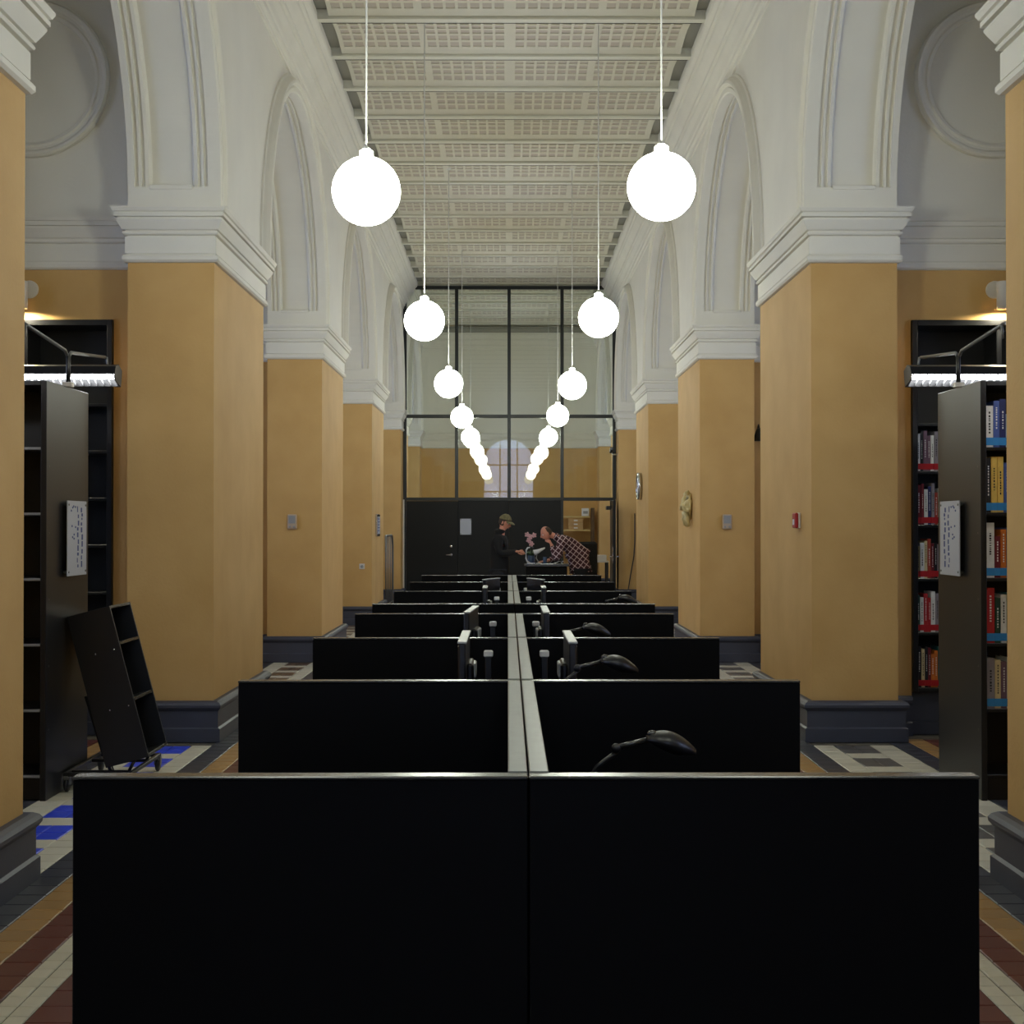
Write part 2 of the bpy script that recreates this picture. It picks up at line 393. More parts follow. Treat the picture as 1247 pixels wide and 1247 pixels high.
# ------------------------------------------------------------------ arcades
def build_arcade(sgn, side):
    wall = MB().use('white')
    x_n, x_a = sgn*HW, sgn*(HW+PT)            # nave face and alcove face
    zc = ZS+.07
    NA = 40
    def add_strip(x, flip):
        for p, q in zip(PF[:-1], PF[1:]):
            a, b = p+PD, q; yc = (a+b)/2; R = (b-a)/2
            wall.add([(x, p, ZS), (x, p+PD, ZS), (x, p+PD, 7.05), (x, p, 7.05)], [(0, 1, 2, 3)])
            pts = [(yc-R, ZS)] + [(yc-R*math.cos(PI*i/NA), zc+R*math.sin(PI*i/NA)) for i in range(NA+1)] + [(yc+R, ZS)]
            for (ya, za), (yb, zb) in zip(pts[:-1], pts[1:]):
                if abs(yb-ya) > 1e-6: wall.add([(x, ya, za), (x, yb, zb), (x, yb, 7.05), (x, ya, 7.05)], [(0, 1, 2, 3)])
        p = PF[-1]
        wall.add([(x, p, ZS), (x, YF, ZS), (x, YF, 7.05), (x, p, 7.05)], [(0, 1, 2, 3)])
    add_strip(x_n, False); add_strip(x_a, True)
    w = struct(wall.build('wall_%s' % side, recalc=False))
    # soffits with sunk panels between two moulded bands
    prof = [(0, 0), (.05, 0), (.055, .022), (.075, .022), (.08, .008), (.10, .012), (.105, .03), (.125, .03), (.13, .015), (.155, .02), (.165, .05),
            (.175, .062)]
    prof = prof + [(PT-d, r) for d, r in prof[::-1]]
    for p, q in zip(PF[:-1], PF[1:]):
        a, b = p+PD, q; yc = (a+b)/2; R = (b-a)/2
        s = MB().use('white')
        t0 = .10/R
        ths = [t0] + [t0 + (PI-2*t0)*i/48 for i in range(1, 48)] + [PI-t0]
        rings = []
        def ring(th, flat):
            return [(sgn*(HW+d), yc-(R+(0 if flat else r))*math.cos(th), zc+(R+(0 if flat else r))*math.sin(th)) for d, r in prof]
        rings.append([(sgn*(HW+d), yc-R, ZS-.005) for d, r in prof]); rings.append(ring(0, True)); rings.append(ring(t0*.97, True))
        rings += [ring(t, False) for t in ths]
        rings.append(ring(PI-t0*.97, True)); rings.append(ring(PI, True)); rings.append([(sgn*(HW+d), yc+R, ZS-.005) for d, r in prof])
        s.loop_sweep(rings, False)
        s.build('arch_soffit', w, recalc=False)
        MB().use('white').bbox(sgn*(HW+.165), sgn*(HW+PT-.165), b-.012, b+.05, zc+.078, zc+.112, .005).build('panel_moulding', w)
        # archivolt proud of the nave face
        ar = MB().use('white')
        ap = [(0, R-.002), (.05, R-.002), (.062, R+.01), (.062, R+.05), (.05, R+.058), (.05, R+.075), (.082, R+.085), (.09, R+.10), (.082, R+.125), (.05, R+.15), (.025, R+.165), (.016, R+.185), (0, R+.19)]
        rings = [[(sgn*(HW-d), yc-(r if True else 0), ZS) for d, r in ap]]
        rings += [[(sgn*(HW-d), yc-r*math.cos(PI*i/48), zc+r*math.sin(PI*i/48)) for d, r in ap] for i in range(49)]
        rings += [[(sgn*(HW-d), yc+r, ZS) for d, r in ap]]
        ar.sm = False; ar.loop_sweep(rings, False).build('archivolt', w)
    # piers
    pm = cm = lm = None
    for p in PF:
        d = PD if p+PD < YF else YF-p
        x0, x1 = min(x_n, x_a), max(x_n, x_a)
        pier = MB().use('paint').box(x0, x1, p, p+d, 0, ZC).build('pier', w)
        MB().use('white').rect_profile(x0, x1, p, p+d, CAPITAL).build('capital', pier)
        MB().use('slate').rect_profile(x0, x1, p, p+d, PLINTH).build('plinth', pier)
    return w
wall_l = build_arcade(-1, 'left'); wall_r = build_arcade(1, 'right')

# moulded cornice under the ceiling
CORN = [(0, 6.28), (.02, 6.285), (.025, 6.33), (.05, 6.345), (.055, 6.385), (.07, 6.40), (.085, 6.45), (.12, 6.505), (.125, 6.53), (.15, 6.54), (.155, 6.57), (.185, 6.60),
        (.225, 6.655), (.235, 6.69), (.26, 6.70), (.265, 6.725), (.30, 6.755), (.312, 6.785), (.312, 6.86), (0, 6.86)]
for sgn, n in ((-1, 1), (1, 2)):
    m = MB().use('white')
    m.loop_sweep([[(sgn*(HW-o), y, z) for o, z in CORN] for y in (YB, YF)], True, True, True)
    struct(m.build('trim_%d' % n))

# ------------------------------------------------------------------ ceiling
ceil = MB().use('ceil_gap').box(-AX-.3, AX+.3, YB-.3, YF+.3, 7.05, 7.3)
ceil.use('ceil').box(-1.98, 1.98, YB, 6.29, 6.86, 7.05)
ceil = struct(ceil.build('ceiling'))
BP = 1.13; BY0 = 14.2 - 7*BP
def vault_mesh():
    """shallow jack vault pierced by four groups of 7 x 5 rectangular openings"""
    mb = MB(); bw = .045; L = BP-2*bw; rise = .06
    us = [(-1.86, 0)]                        # (x, hole?)
    xs = [-1.86]; hole = []
    for s0 in (-1.815, -.905, .045, .955):
        xs.append(s0); hole.append(False)
        for k in range(7):
            xs.append(s0+.1225*k+.092); hole.append(True)
            if k < 6: xs.append(s0+.1225*(k+1)); hole.append(False)
    xs.append(1.86); hole.append(False)
    vs = [0, .13]; vh = [False]
    for k in range(5):
        vs.append(.13+.155*k+.108); vh.append(True)
        if k < 4: vs.append(.13+.155*(k+1)); vh.append(False)
    vs.append(1.0); vh.append(False)
    def pt(x, v, up=0.0):
        q = 2*v-1; return (x, bw+L*v, .03 + rise*(1-q*q) + up)
    for i in range(len(xs)-1):
        for j in range(len(vs)-1):
            a = [(xs[i], vs[j]), (xs[i+1], vs[j]), (xs[i+1], vs[j+1]), (xs[i], vs[j+1])]
            if hole[i] and vh[j]:
                lo = [pt(*p) for p in a]; hi = [pt(*p, .011) for p in a]
                mb.use('ceil').add(lo+hi, [(k, (k+1) % 4, 4+(k+1) % 4, 4+k) for k in range(4)])
                mb.use('ceil_hole').add(hi, [(0, 3, 2, 1)])
            else:
                mb.use('ceil').add([pt(*p) for p in a], [(0, 3, 2, 1)])
    # end faces of the vault
    for sx in (-1.86, 1.86):
        n = 10
        for k in range(n):
            a, b = k/n, (k+1)/n
            mb.use('ceil_gap').add([pt(sx, a), pt(sx, b), (sx, bw+L*b, .25), (sx, bw+L*a, .25)], [(0, 1, 2, 3)])
    mb.use('ceil_gap')
    for sx in (-1, 1): mb.box(sx*1.865, sx*1.985, 0, BP, .105, .25)
    return mb.mesh('vault_panel')
vm = vault_mesh()
bmx = MB().use('beam').box(-1.99, 1.99, -.05, .05, .02, .25).box(-1.99, 1.99, -.062, .04, 0, .016).use('beam_shade').box(-1.95, 1.95, .041, .056, -.002, .034).mesh('beam')  # last box: thin dark strip standing in for the shadow gap behind the flange
y = BY0
while y < YF:
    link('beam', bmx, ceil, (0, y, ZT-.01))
    if y+BP < YF+.8: link('vault_panel', vm, ceil, (0, y, ZT-.01))
    y += BP

# ------------------------------------------------------------------ end walls
far = struct(MB().use('paint').box(-AX-.3, AX+.3, YF, YF+.3, 0, 7.2).build('wall_back'))
MB().use('white').loop_sweep([[(x, YF-o*.8, z) for o, z in CAPITAL] for x in (-HW, HW)], True, True, True).build('string_course', far)
MB().use('white').loop_sweep([[(x, YF-o*.5, z-.05) for o, z in CORN] for x in (-HW, HW)], True, True, True).build('cornice', far)
MB().use('ceil_gap').box(-1.9, 1.9, YF-.25, YF-.02, 6.66, 6.80).build('ventilation_grille', far)
MB().use('slate').loop_sweep([[(x, YF-o, z) for o, z in PLINTH] + [(x, YF, 0)] for x in (-HW, HW)], True, True, True).build('plinth', far)

# wall behind the viewer with a tall arched window on the sky
ww, wz0, wz1 = 1.25, .9, 4.6
bw = MB().use('paint')
bw.box(-AX-.3, -ww, YB-.3, YB, 0, 7.2).box(ww, AX+.3, YB-.3, YB, 0, 7.2).box(-ww, ww, YB-.3, YB, 0, wz0)
n = 16
for i in range(n):
    a, b = PI*i/n, PI*(i+1)/n
    xa, za, xb, zb = ww*math.cos(a), wz1+ww*math.sin(a), ww*math.cos(b), wz1+ww*math.sin(b)
    bw.add([(xa, YB, za), (xb, YB, zb), (xb, YB, 7.2), (xa, YB, 7.2), (xa, YB-.3, za), (xb, YB-.3, zb), (xb, YB-.3, 7.2), (xa, YB-.3, 7.2)],
           [(0, 1, 2, 3), (4, 7, 6, 5), (0, 4, 5, 1)])
struct(bw.build('wall_front', recalc=False))
def portal(loc, rot, sx, sy):
    l = bpy.data.lights.new('window_portal', 'AREA'); l.shape = 'RECTANGLE'; l.size = sx; l.size_y = sy; l.cycles.is_portal = True
    o = bpy.data.objects.new('window_portal', l); COL.objects.link(o); o.location = loc; o.rotation_euler = rot
wf = sname('window_1')
fr = MB().use('offwhite')
for x in (-ww+.03, -.42, .42, ww-.03): fr.box(x-.03, x+.03, YB-.18, YB-.10, wz0, wz1 + math.sqrt(max(0, ww*ww-x*x)))
for z in (wz0+.03, 2.1, 3.3, wz1): fr.box(-ww, ww, YB-.18, YB-.10, z-.03, z+.03)
fr.build('window_frame', wf)
MB().use('glass').box(-ww, ww, YB-.15, YB-.145, wz0, wz1+ww).build('pane', wf)
portal((0, YB-.25, 3.3), (PI/2, 0, 0), 2.5, 5.0)

# ------------------------------------------------------------------ alcoves
def alcove_cornice(m, x0, x1, y):
    m.use('white').loop_sweep([[(x, y-o*.62, z) for o, z in CAPITAL] for x in (x0, x1)], True, True, True)
nwin = [1]
for sgn, side in ((-1, 'left'), (1, 'right')):
    for k, p in enumerate(PF):
        yw = p+.30
        wl = MB().use('paint')
        xi, xo = HW+PT-.01, AX
        def bx(a, b, y0, y1, z0, z1): wl.box(sgn*a, sgn*b, y0, y1, z0, z1)
        if k == 3:                                                  # wall of the nearest bay in view: niche for the built-in bookcase
            bx(xi, 3.135, yw, p+1.8, 0, 3.265); bx(xi, xo, yw, p+1.8, 3.265, 7.2); bx(3.135, xo, yw+.55, p+1.8, 0, 3.265)
        else:
            bx(xi, xo, yw, min(p+1.8, YF), 0, 7.2)
        o = struct(wl.build('wall_alcove_%s' % side))
        m = MB(); alcove_cornice(m, sgn*xi, sgn*xo, yw); m.build('string_course', o)
        pl = MB().use('slate')
        if k == 3:
            pl.loop_sweep([[(x, yw-of*.8, z) for of, z in PLINTH] + [(x, yw+.02, 0)] for x in (sgn*xi, sgn*3.13)], True, True, True)
            pl.box(sgn*3.11, sgn*xo, yw+.05, yw+.56, 0, .335).box(sgn*3.11, sgn*xo, yw+.03, yw+.06, 0, .10)
        else:
            pl.loop_sweep([[(x, yw-of*.8, z) for of, z in PLINTH] + [(x, yw+.02, 0)] for x in (sgn*xi, sgn*xo)], True, True, True)
        pl.build('plinth', o)
        if k in (3, 4):
            rg = MB().use('white'); RP = [(.50, 0), (.505, .02), (.53, .03), (.545, .022), (.565, .026), (.585, .045), (.605, .05), (.62, .035), (.625, 0)]
            rings = []
            for i in range(65):
                th = 2*PI*i/64
                rings.append([(sgn*3.79+r*math.cos(th), yw-d, 5.16+r*math.sin(th)) for r, d in RP])
            rg.sm = False; rg.loop_sweep(rings, False).build('roundel', o)
    # outer wall with a window in every bay
    ow = MB().use('paint'); xa, xb = sgn*AX, sgn*(AX+.3)
    edges = [YB]
    for p in PF[:-1]:
        c = p+PD+(PITCH-PD)/2; edges += [c-1.0, c+1.0]
    edges.append(YF)
    for i in range(0, len(edges), 2): ow.box(xa, xb, edges[i], edges[i+1], 0, 7.2)
    for i in range(1, len(edges)-1, 2):
        ow.box(xa, xb, edges[i], edges[i+1], 0, 1.1).box(xa, xb, edges[i], edges[i+1], 5.2, 7.2)
    struct(ow.build('wall_outer_%s' % side))
    for i in range(1, len(edges)-1, 2):
        nwin[0] += 1
        wv = sname('window_%d' % nwin[0]); a, b = edges[i], edges[i+1]; xm = sgn*(AX+.15)
        f = MB().use('offwhite')
        for yy in (a+.03, (a+b)/2, b-.03): f.box(xm-.03, xm+.03, yy-.03, yy+.03, 1.1, 5.2)
        for zz in (1.13, 2.5, 3.9, 5.17): f.box(xm-.03, xm+.03, a, b, zz-.03, zz+.03)
        f.build('window_frame', wv)
        MB().use('glass').box(xm-.003, xm+.003, a, b, 1.1, 5.2).build('pane', wv)
        portal((sgn*(AX+.25), (a+b)/2, 3.15), (PI/2, 0, sgn*PI/2), 2.0, 4.1)

# ------------------------------------------------------------------ glazed partition across the nave
win = sname('window_30')
XL, XR = -2.262, 2.262
mx_ = [XL+.02, -1.136, -.011, 1.124, XR-.02]
for i, x in enumerate(mx_): MB().bbox(x-.035, x+.035, YG-.05, YG+.05, 2.21 if i else 0, 6.75, .005).build('mullion', win, 'mullion')
for z in (6.745, 3.985, 2.21):
    MB().bbox(XL, XR, YG-.045, YG+.045, z-.035, z+.035, .005).build('transom', win, 'mullion')
for i in range(4):
    for z0, z1 in ((2.245, 3.95), (4.02, 6.71)):
        MB().box(mx_[i]+.035, mx_[i+1]-.035, YG-.006, YG+.006, z0, z1).build('pane', win, 'glass')
for a, b in ((-1.104, -.0115), (-.0105, 1.124)):
    MB().bbox(a, b, YG-.03, YG+.03, .0, 2.175, .006).build('panel', win, 'panel')
MB().bbox(1.10, 1.15, YG-.05, YG+.05, 0, 2.2, .005).build('mullion', win, 'mullion')
MB().bbox(XL-.02, XL+.012, YG-.09, YG-.05, 0, 2.2, .003).build('jamb_strip', win, 'offwhite')
# closed leaf with lever handle
d1 = sname('door_1')
MB().bbox(XL+.06, -1.105, YG-.03, YG+.03, .01, 2.17, .006).build('door_leaf', d1, 'panel')
h = MB().use('chrome').tube([(-1.25, YG-.03, 1.02), (-1.25, YG-.085, 1.02), (-1.25, YG-.095, 1.02), (-1.36, YG-.09, 1.02)], .014)
h.lathe([(0.0, 0), (.03, 0), (.03, .012), (0.0, .012)], 16, mx=Matrix.Translation((-1.25, YG-.03, 1.02)) @ Matrix.Rotation(PI/2, 4, 'X'))
h.build('door_handle', d1)
MB().use('chrome').lathe([(0, 0), (.032, 0), (.032, .02), (.02, .025), (0, .025)], 16, mx=Matrix.Translation((-1.25, YG-.03, 1.20)) @ Matrix.Rotation(PI/2, 4, 'X')).build('lock_rosette', d1)
# open leaf swung towards the viewer along the right wall
d2 = sname('door_2')
dl = MB().use('panel')
X2, yo, y1 = 2.17, YG-1.03, YG-.06
dl.bbox(X2-.025, X2+.025, yo, y1, .01, 2.17, .005)
dl.build('door_leaf', d2)
MB().use('case').bbox(X2-.034, X2-.024, yo+.16, y1-.16, .25, 2.0, .004).build('inset_panel', d2)
h = MB().use('chrome')
for s in (-1, 1):
    h.tube([(X2+s*.025, yo+.07, 1.0), (X2+s*.085, yo+.07, 1.0), (X2+s*.09, yo+.19, 1.0)], .013)
    h.bbox(X2+s*.025, X2+s*.034, yo+.045, yo+.095, .86, 1.2, .002)
h.build('door_handle', d2)
MB().use('plastic').bbox(X2-.12, X2-.03, y1-.34, y1-.02, 1.98, 2.06, .008).build('door_closer', d2)

# ------------------------------------------------------------------ globe pendants
def make_lamp(name='pendant_lamp'):
    t = thing(name, '', 'lamp')
    r = .21
    prof = [(0, -r)] + [(r*math.cos(a), r*math.sin(a)) for a in [-PI/2+PI*i/20 for i in range(1, 19)]]
    prof += [(.046, .207), (.042, .222), (.042, .243), (.034, .25), (0, .25)]
    g = MB().use('globe').lathe(prof, 40).build('globe', t)
    c = MB().use('cord').lathe([(0, .248), (.026, .248), (.026, .262), (.01, .276), (0, .276)], 16).build('cap', t)
    return t
YL = [8.55+5.95*i for i in range(-2, 5)]
lz = {0: (2.052, 2.082), 1: (2.13, 2.166), 2: (2.08, 2.057), 3: (2.05, 2.08), 4: (2.055, 2.055), -1: (2.09, 2.08), -2: (2.07, 2.09)}
place = {0: 'nearest hanging globe in view', 1: 'second hanging globe from the camera', 2: 'third hanging globe from the camera',
         3: 'fourth hanging globe from the camera', 4: 'globe lamp hanging beyond the glass screen', -1: 'lit globe lamp hanging above the camera', -2: 'dim globe lamp hanging behind the camera'}
proto = make_lamp()
lamps = [proto] + [copy_tree(proto) for _ in range(13)]
for i in range(-2, 5):
    for s in (0, 1):
        y = YL[i+2]; x = (-.906, .906)[s]; z = CAM.z + lz[i][s]
        o = lamps[2*(i+2)+s]
        o.location = (x, y, z)
        o['label'] = 'white glass ' + place[i] + ', in the ' + ('left' if s == 0 else 'right') + ' row'
        o['group'] = 'globe pendants over the desks'
        top = ZT + .12 - z
        MB().use('cord').tube([(0, 0, .27), (0, 0, top)], .006, 6).build('cord', o)
        MB().use('cord').lathe([(0, top-.06), (.03, top-.05), (.05, top-.01), (.05, top), (0, top)], 16).build('ceiling_cup', o)
        if i == -2:
            g = [c for c in o.children if c.name.startswith('globe')][0]
            g.data = g.data.copy(); g.data.materials.clear(); g.data.materials.append(M['globe_dim'])

# ------------------------------------------------------------------ desk islands with black screens
ZSCR = 1.145
DX0, DX1 = -.905, .905
ROWS = [2.81+1.71*i for i in range(4)] + [8.95+1.71*i for i in range(4)]
CX = .0045
rown = ['nearest', 'second', 'third', 'fourth', 'fifth', 'sixth', 'seventh', 'farthest']
for i, y in enumerate(ROWS):
    t = thing('desk_screen', 'black screen crossing the desks, ' + ('nearest to the camera' if i == 0 else 'farthest from the camera' if i == 7 else rown[i]+' counted from the camera'),
              'screen', (0, y, 0), 0, 'black screens between the desks')
    for a, b in ((DX0, CX-.002), (CX+.002, DX1)):
        MB().bbox(a, b, -.018, .018, .05, ZSCR-.007, .002).build('panel', t, 'black')
        MB().bbox(a-.001, b+.001, -.023, .023, ZSCR-.007, ZSCR, .0025).build('edge_cap', t, 'edge')
    for x in (DX0+.03, -.05, .06, DX1-.03): MB().bbox(x-.02, x+.02, -.016, .016, 0, .05, .002).build('foot', t, 'plastic')
for isl in (0, 1):
    ys = ROWS[4*isl:4*isl+4]
    where = 'nearer' if isl == 0 else 'farther'
    for c in range(3):
        a, b = ys[c]+.024, ys[c+1]-.024
        k = 3*isl+c
        t = thing('spine_screen', 'grey-topped double screen along the desk middle, %s gap from the camera' % ordinal(k), 'screen', (CX, a, 0), 0, 'double screens along the middle of the desks')
        for s in (-1, 1):
            MB().bbox(s*.003, s*.0405, 0, b-a, .05, ZSCR-.012, .002).build('panel', t, 'black')
            MB().bbox(s*.002, s*.0415, 0, b-a, ZSCR-.012, ZSCR+.002, .002).build('edge_cap', t, 'spine')
        for yy in (.1, b-a-.1): MB().bbox(-.04, .04, yy-.02, yy+.02, 0, .05, .002).build('foot', t, 'plastic')
        for s, nm in ((-1, 'left'), (1, 'right')):
            d = thing('desk', 'black desk top, %s side, in the %s gap between screens' % (nm, ordinal(k)), 'desk', (CX+s*.045, a, 0), 0, 'black desks between the screens')
            MB().bbox(0, s*.82, .004, b-a-.004, .705, .73, .003).build('desk_top', d, 'black')
            for yy in (.02, b-a-.05): MB().bbox(s*.08, s*.76, yy, yy+.03, 0, .705, .003).build('leg', d, 'plastic')

def monitor(x, y, s, yaw, label, L=.30, zt=1.205):
    """screen faces away from the middle of the desks (towards s)"""
    t = thing('monitor', label, 'monitor', (x, y, .732), yaw, 'computer screens on the desks')
    z = zt-.732
    MB().bbox(s*.006, s*.034, -L, L, z-.36, z-.006, .006).build('casing', t, 'plastic')
    MB().bbox(s*.002, s*.038, -L, L, z-.008, z, .002).build('top_rim', t, 'rim')
    MB().bbox(s*.035, s*.038, -L+.015, L-.015, z-.345, z-.02, .001).build('display', t, 'display')
    MB().bbox(-s*.02, s*.01, -.12, .12, z-.28, z-.10, .01).build('rear_cover', t, 'plastic')
    MB().bbox(-s*.028, -s*.014, -.07, .07, z-.16, z-.105, .004).build('rear_vent', t, 'rim')
    st = MB().use('plastic').tube([(-s*.018, 0, z-.22), (-s*.03, 0, .03), (-s*.03, 0, .012)], [.018, .02, .026], 10)
    st.bbox(-s*.06, s*.12, -.13, .13, 0, .014, .005)
    st.build('stand', t)
    return t
M['display'] = mat('dark_display', (8, 9, 11), .15); M['rim'] = mat('pale_grey_plastic', (168, 172, 172), .4, var=.08, scale=60)
def socket(x, y, s, label):
    t = thing('power_post', label, 'socket', (x, y, .731), 0, 'power posts on the desks')
    MB().bbox(-.014, .014, -.014, .014, .0, .35, .003).build('post', t, 'plastic')
    MB().bbox(-.02, .02, -.02, .02, .35, .378, .005).build('cap', t, 'paper')
    MB().bbox(-.03, .03, -.03, .03, 0, .012, .003).build('base', t, 'plastic')
mons = [(5.58, 2, -.195, .0, .185, .0, .29), (7.40, 3, -.215, -.06, .135, .0, .29), (10.1, 5, -.185, 0, .195, .0, .17), (11.6, 6, -.16, -.35, .17, .35, .17)]
for y, gap, xl, yl, xr, yr, L in mons:
    g = 'the %s gap' % ordinal(gap-1)
    monitor(CX+xl, y, -1, yl, 'black computer monitor with pale top rim, left of the spine in ' + g, L)
    monitor(CX+xr, y, 1, yr, 'black computer monitor with pale top rim, right of the spine in ' + g, L)
    socket(CX-.125, y+.42, -1, 'small black power post with pale cap left of the spine in ' + g)
    socket(CX+.115, y+.42, 1, 'small black power post with pale cap right of the spine in ' + g)

def desk_lamp(x, y, zh, label, bx=-.25):
    t = thing('desk_lamp', label, 'lamp', (x, y, .732), 0, 'black reading lamps on the desks')
    z = zh-.732
    MB().use('plastic').lathe([(0, 0), (.085, 0), (.085, .012), (.05, .022), (.012, .03), (0, .03)], 24, (bx, 0, 0)).build('base', t)
    MB().use('plastic').tube([(bx, 0, .02), (bx+.005, 0, z*.45), (-.22, 0, z-.12), (-.18, 0, z-.055), (-.12, 0, z-.01)], .006, 8).build('lower_arm', t)
    MB().use('edge').tube([(-.135, 0, z-.005), (-.04, 0, z+.018)], .0075, 8).build('upper_arm', t)
    MB().use('plastic').ball((-.128, 0, z-.006), .014).build('elbow_joint', t)
    # leaf-shaped shade: a pointed shell over a flat lens
    up = []; lo = []
    N = 14
    rings = []
    for i in range(N+1):
        u = i/N; xx = -.045+.135*u
        wd = .052*math.sin(PI*min(1, .12+u*.88))**.75 if u < 1 else .002
        hh = .030*(math.sin(PI*min(1, .10+.85*u)))**.9
        zz = z + .018 - .032*u*u
        rings.append([(xx, wd*math.cos(a), zz+(hh if math.sin(a) > 0 else .030*math.sin(PI*u*.9+.05))*math.sin(a)) for a in [2*PI*j/16 for j in range(16)]])
    m = MB().use('plastic'); m.sm = True; m.loop_sweep(rings, True, True, True); m.build('lamp_shade', t)
    MB().use('edge').ball((-.03, 0, z+.034), .014, .012, .010, 12, 8).build('switch', t)
    return t
desk_lamp(.385, 3.80, 1.045, 'black reading lamp with leaf-shaped head behind the nearest screen', -.22)
desk_lamp(.34, 5.0, 1.140, 'black reading lamp between the second and third screens', -.16)
desk_lamp(.37, 6.75, 1.132, 'black reading lamp between the third and fourth screens', -.21)
desk_lamp(.80, 10.0, 1.108, 'black reading lamp near the desk end, beyond the fifth screen')

# ------------------------------------------------------------------ books
BOOKC = {'white': (226, 226, 222), 'maroon': (110, 24, 34), 'black': (22, 22, 26), 'red': (176, 34, 38), 'blue': (70, 92, 160), 'navy': (28, 38, 92), 'green': (112, 152, 40),
         'dark green': (26, 62, 48), 'grey': (140, 134, 140), 'mauve': (112, 84, 100), 'orange': (204, 112, 34), 'rust': (160, 62, 40), 'cream': (214, 196, 150), 'yellow': (226, 190, 96), 'teal': (30, 92, 100), 'pale blue': (170, 196, 216), 'olive': (140, 128, 84)}
bmats = {k: mat('book_%s' % k.replace(' ', '_'), v, .5, var=.1, scale=30) for k, v in BOOKC.items()}
M['pages'] = mat('book_pages', (216, 208, 190), .9)
M['lab_red'] = mat('red_spine_sticker', (176, 20, 26), .5); M['lab_blue'] = mat('blue_spine_sticker', (50, 140, 206), .5)
def book(x, y, z, th, hgt, dep, colour, lab, label, group, lean=0.0, band=True):
    """spine faces -Y at y"""
    m = MB(); mx = Matrix.Rotation(lean, 4, 'Y')
    m.use(bmats[colour]).box(0, .003, 0, dep, 0, hgt, mx).box(th-.003, th, 0, dep, 0, hgt, mx).box(.003, th-.003, -.002, .003, 0, hgt, mx)
    m.use('pages').box(.003, th-.003, .004, dep-.006, .004, hgt-.005, mx)
    m.use(lab).box(-.0006, th+.0006, -.0032, .012, .012, .058, mx)
    lc = bmats['white'] if colour not in ('white', 'cream', 'yellow', 'pale blue', 'grey', 'olive') else bmats['black']
    if band:
        z0 = hgt*random.uniform(.30, .42); z1 = hgt*random.uniform(.72, .9); q = z0
        while q < z1:                                         # lettering running up the spine
            l = random.uniform(.005, .014); m.use(lc).box(th*.40, th*.62, -.0026, -.001, q, q+l, mx); q += l+random.uniform(.004, .009)
    o = m.build('book', None, None, (x, y, z)); return tag(o, label, 'book', group)

# ------------------------------------------------------------------ built-in bookcases in the niches
def niche_case(sgn, label, shelves):
    t = thing('bookcase', label, 'bookcase', (sgn*3.13, 10.97, .34))
    W, H, D = 2.6, 2.92, .30
    def p(n, x0, x1, y0, y1, z0, z1, m='case', c=.003): return MB().bbox(sgn*x0, sgn*x1, y0, y1, z0, z1, c).build(n, t, m)
    p('side_panel', .008, .05, -.035, D, 0, H); p('side_panel', W-.05, W, -.035, D, 0, H)
    p('upright', .68, .72, -.01, D, 0, H); p('upright', 1.63, 1.67, -.01, D, 0, H)
    p('top_panel', .05, W-.05, -.035, D, H-.045, H); p('bottom_panel', .05, W-.05, -.02, D, 0, .03)
    p('back_panel', .05, W-.05, D-.012, D, .03, H-.045, 'case_in', .001)
    for z in shelves:
        for a, b in ((.05, .68), (.72, 1.63), (1.67, W-.05)): p('shelf', a, b, .0, D-.012, z-.34-.012, z-.34+.012)
    return t
SR = [.372 + .4225*i for i in range(1, 5)] + [2.44]
SLf = [.372+.37*i for i in range(1, 7)]
niche_case(-1, 'black empty bookcase built into the wall niche by the leaning book truck', SLf)
niche_case(1, 'black bookcase built into the wall niche, holding books with red stickers', SR)
rowsR = [['black', 'cream', 'black', 'maroon', 'orange', 'orange', 'teal', 'maroon', 'black', 'grey'],
         ['dark green', 'white', 'red', 'red', 'white', 'grey', 'navy', 'white', 'maroon', 'black'],
         ['olive', 'white', 'cream', 'rust', 'maroon', 'black', 'grey', 'black', 'maroon', 'navy'],
         ['maroon', 'maroon', 'white', 'navy', 'grey', 'rust', 'white', 'blue', 'blue', 'cream'],
         ['white', 'black', 'mauve', 'mauve', 'white', 'grey', 'green', 'dark green', 'navy', 'maroon']]
snames = ['lowest', 'second lowest', 'middle', 'second highest', 'highest']
zsh = [.34+.032] + [s+.013 for s in SR[:4]]
for r, cols in enumerate(rowsR):
    x = 3.13+.055
    for i, cn in enumerate(cols):
        th = random.uniform(.022, .034)
        hh = random.uniform(.25, .33) if r != 4 else random.uniform(.27, .33)
        if cn == 'green': hh = .25
        book(x, 10.985+random.uniform(0, .006), zsh[r], th, hh, .19, cn, 'lab_red', '%s book with red sticker, %s from the pillar on the %s book shelf' % (cn, ordinal(i), snames[r]),
             'red-stickered books in the niche', lean=0.0)
        x += th+.0015

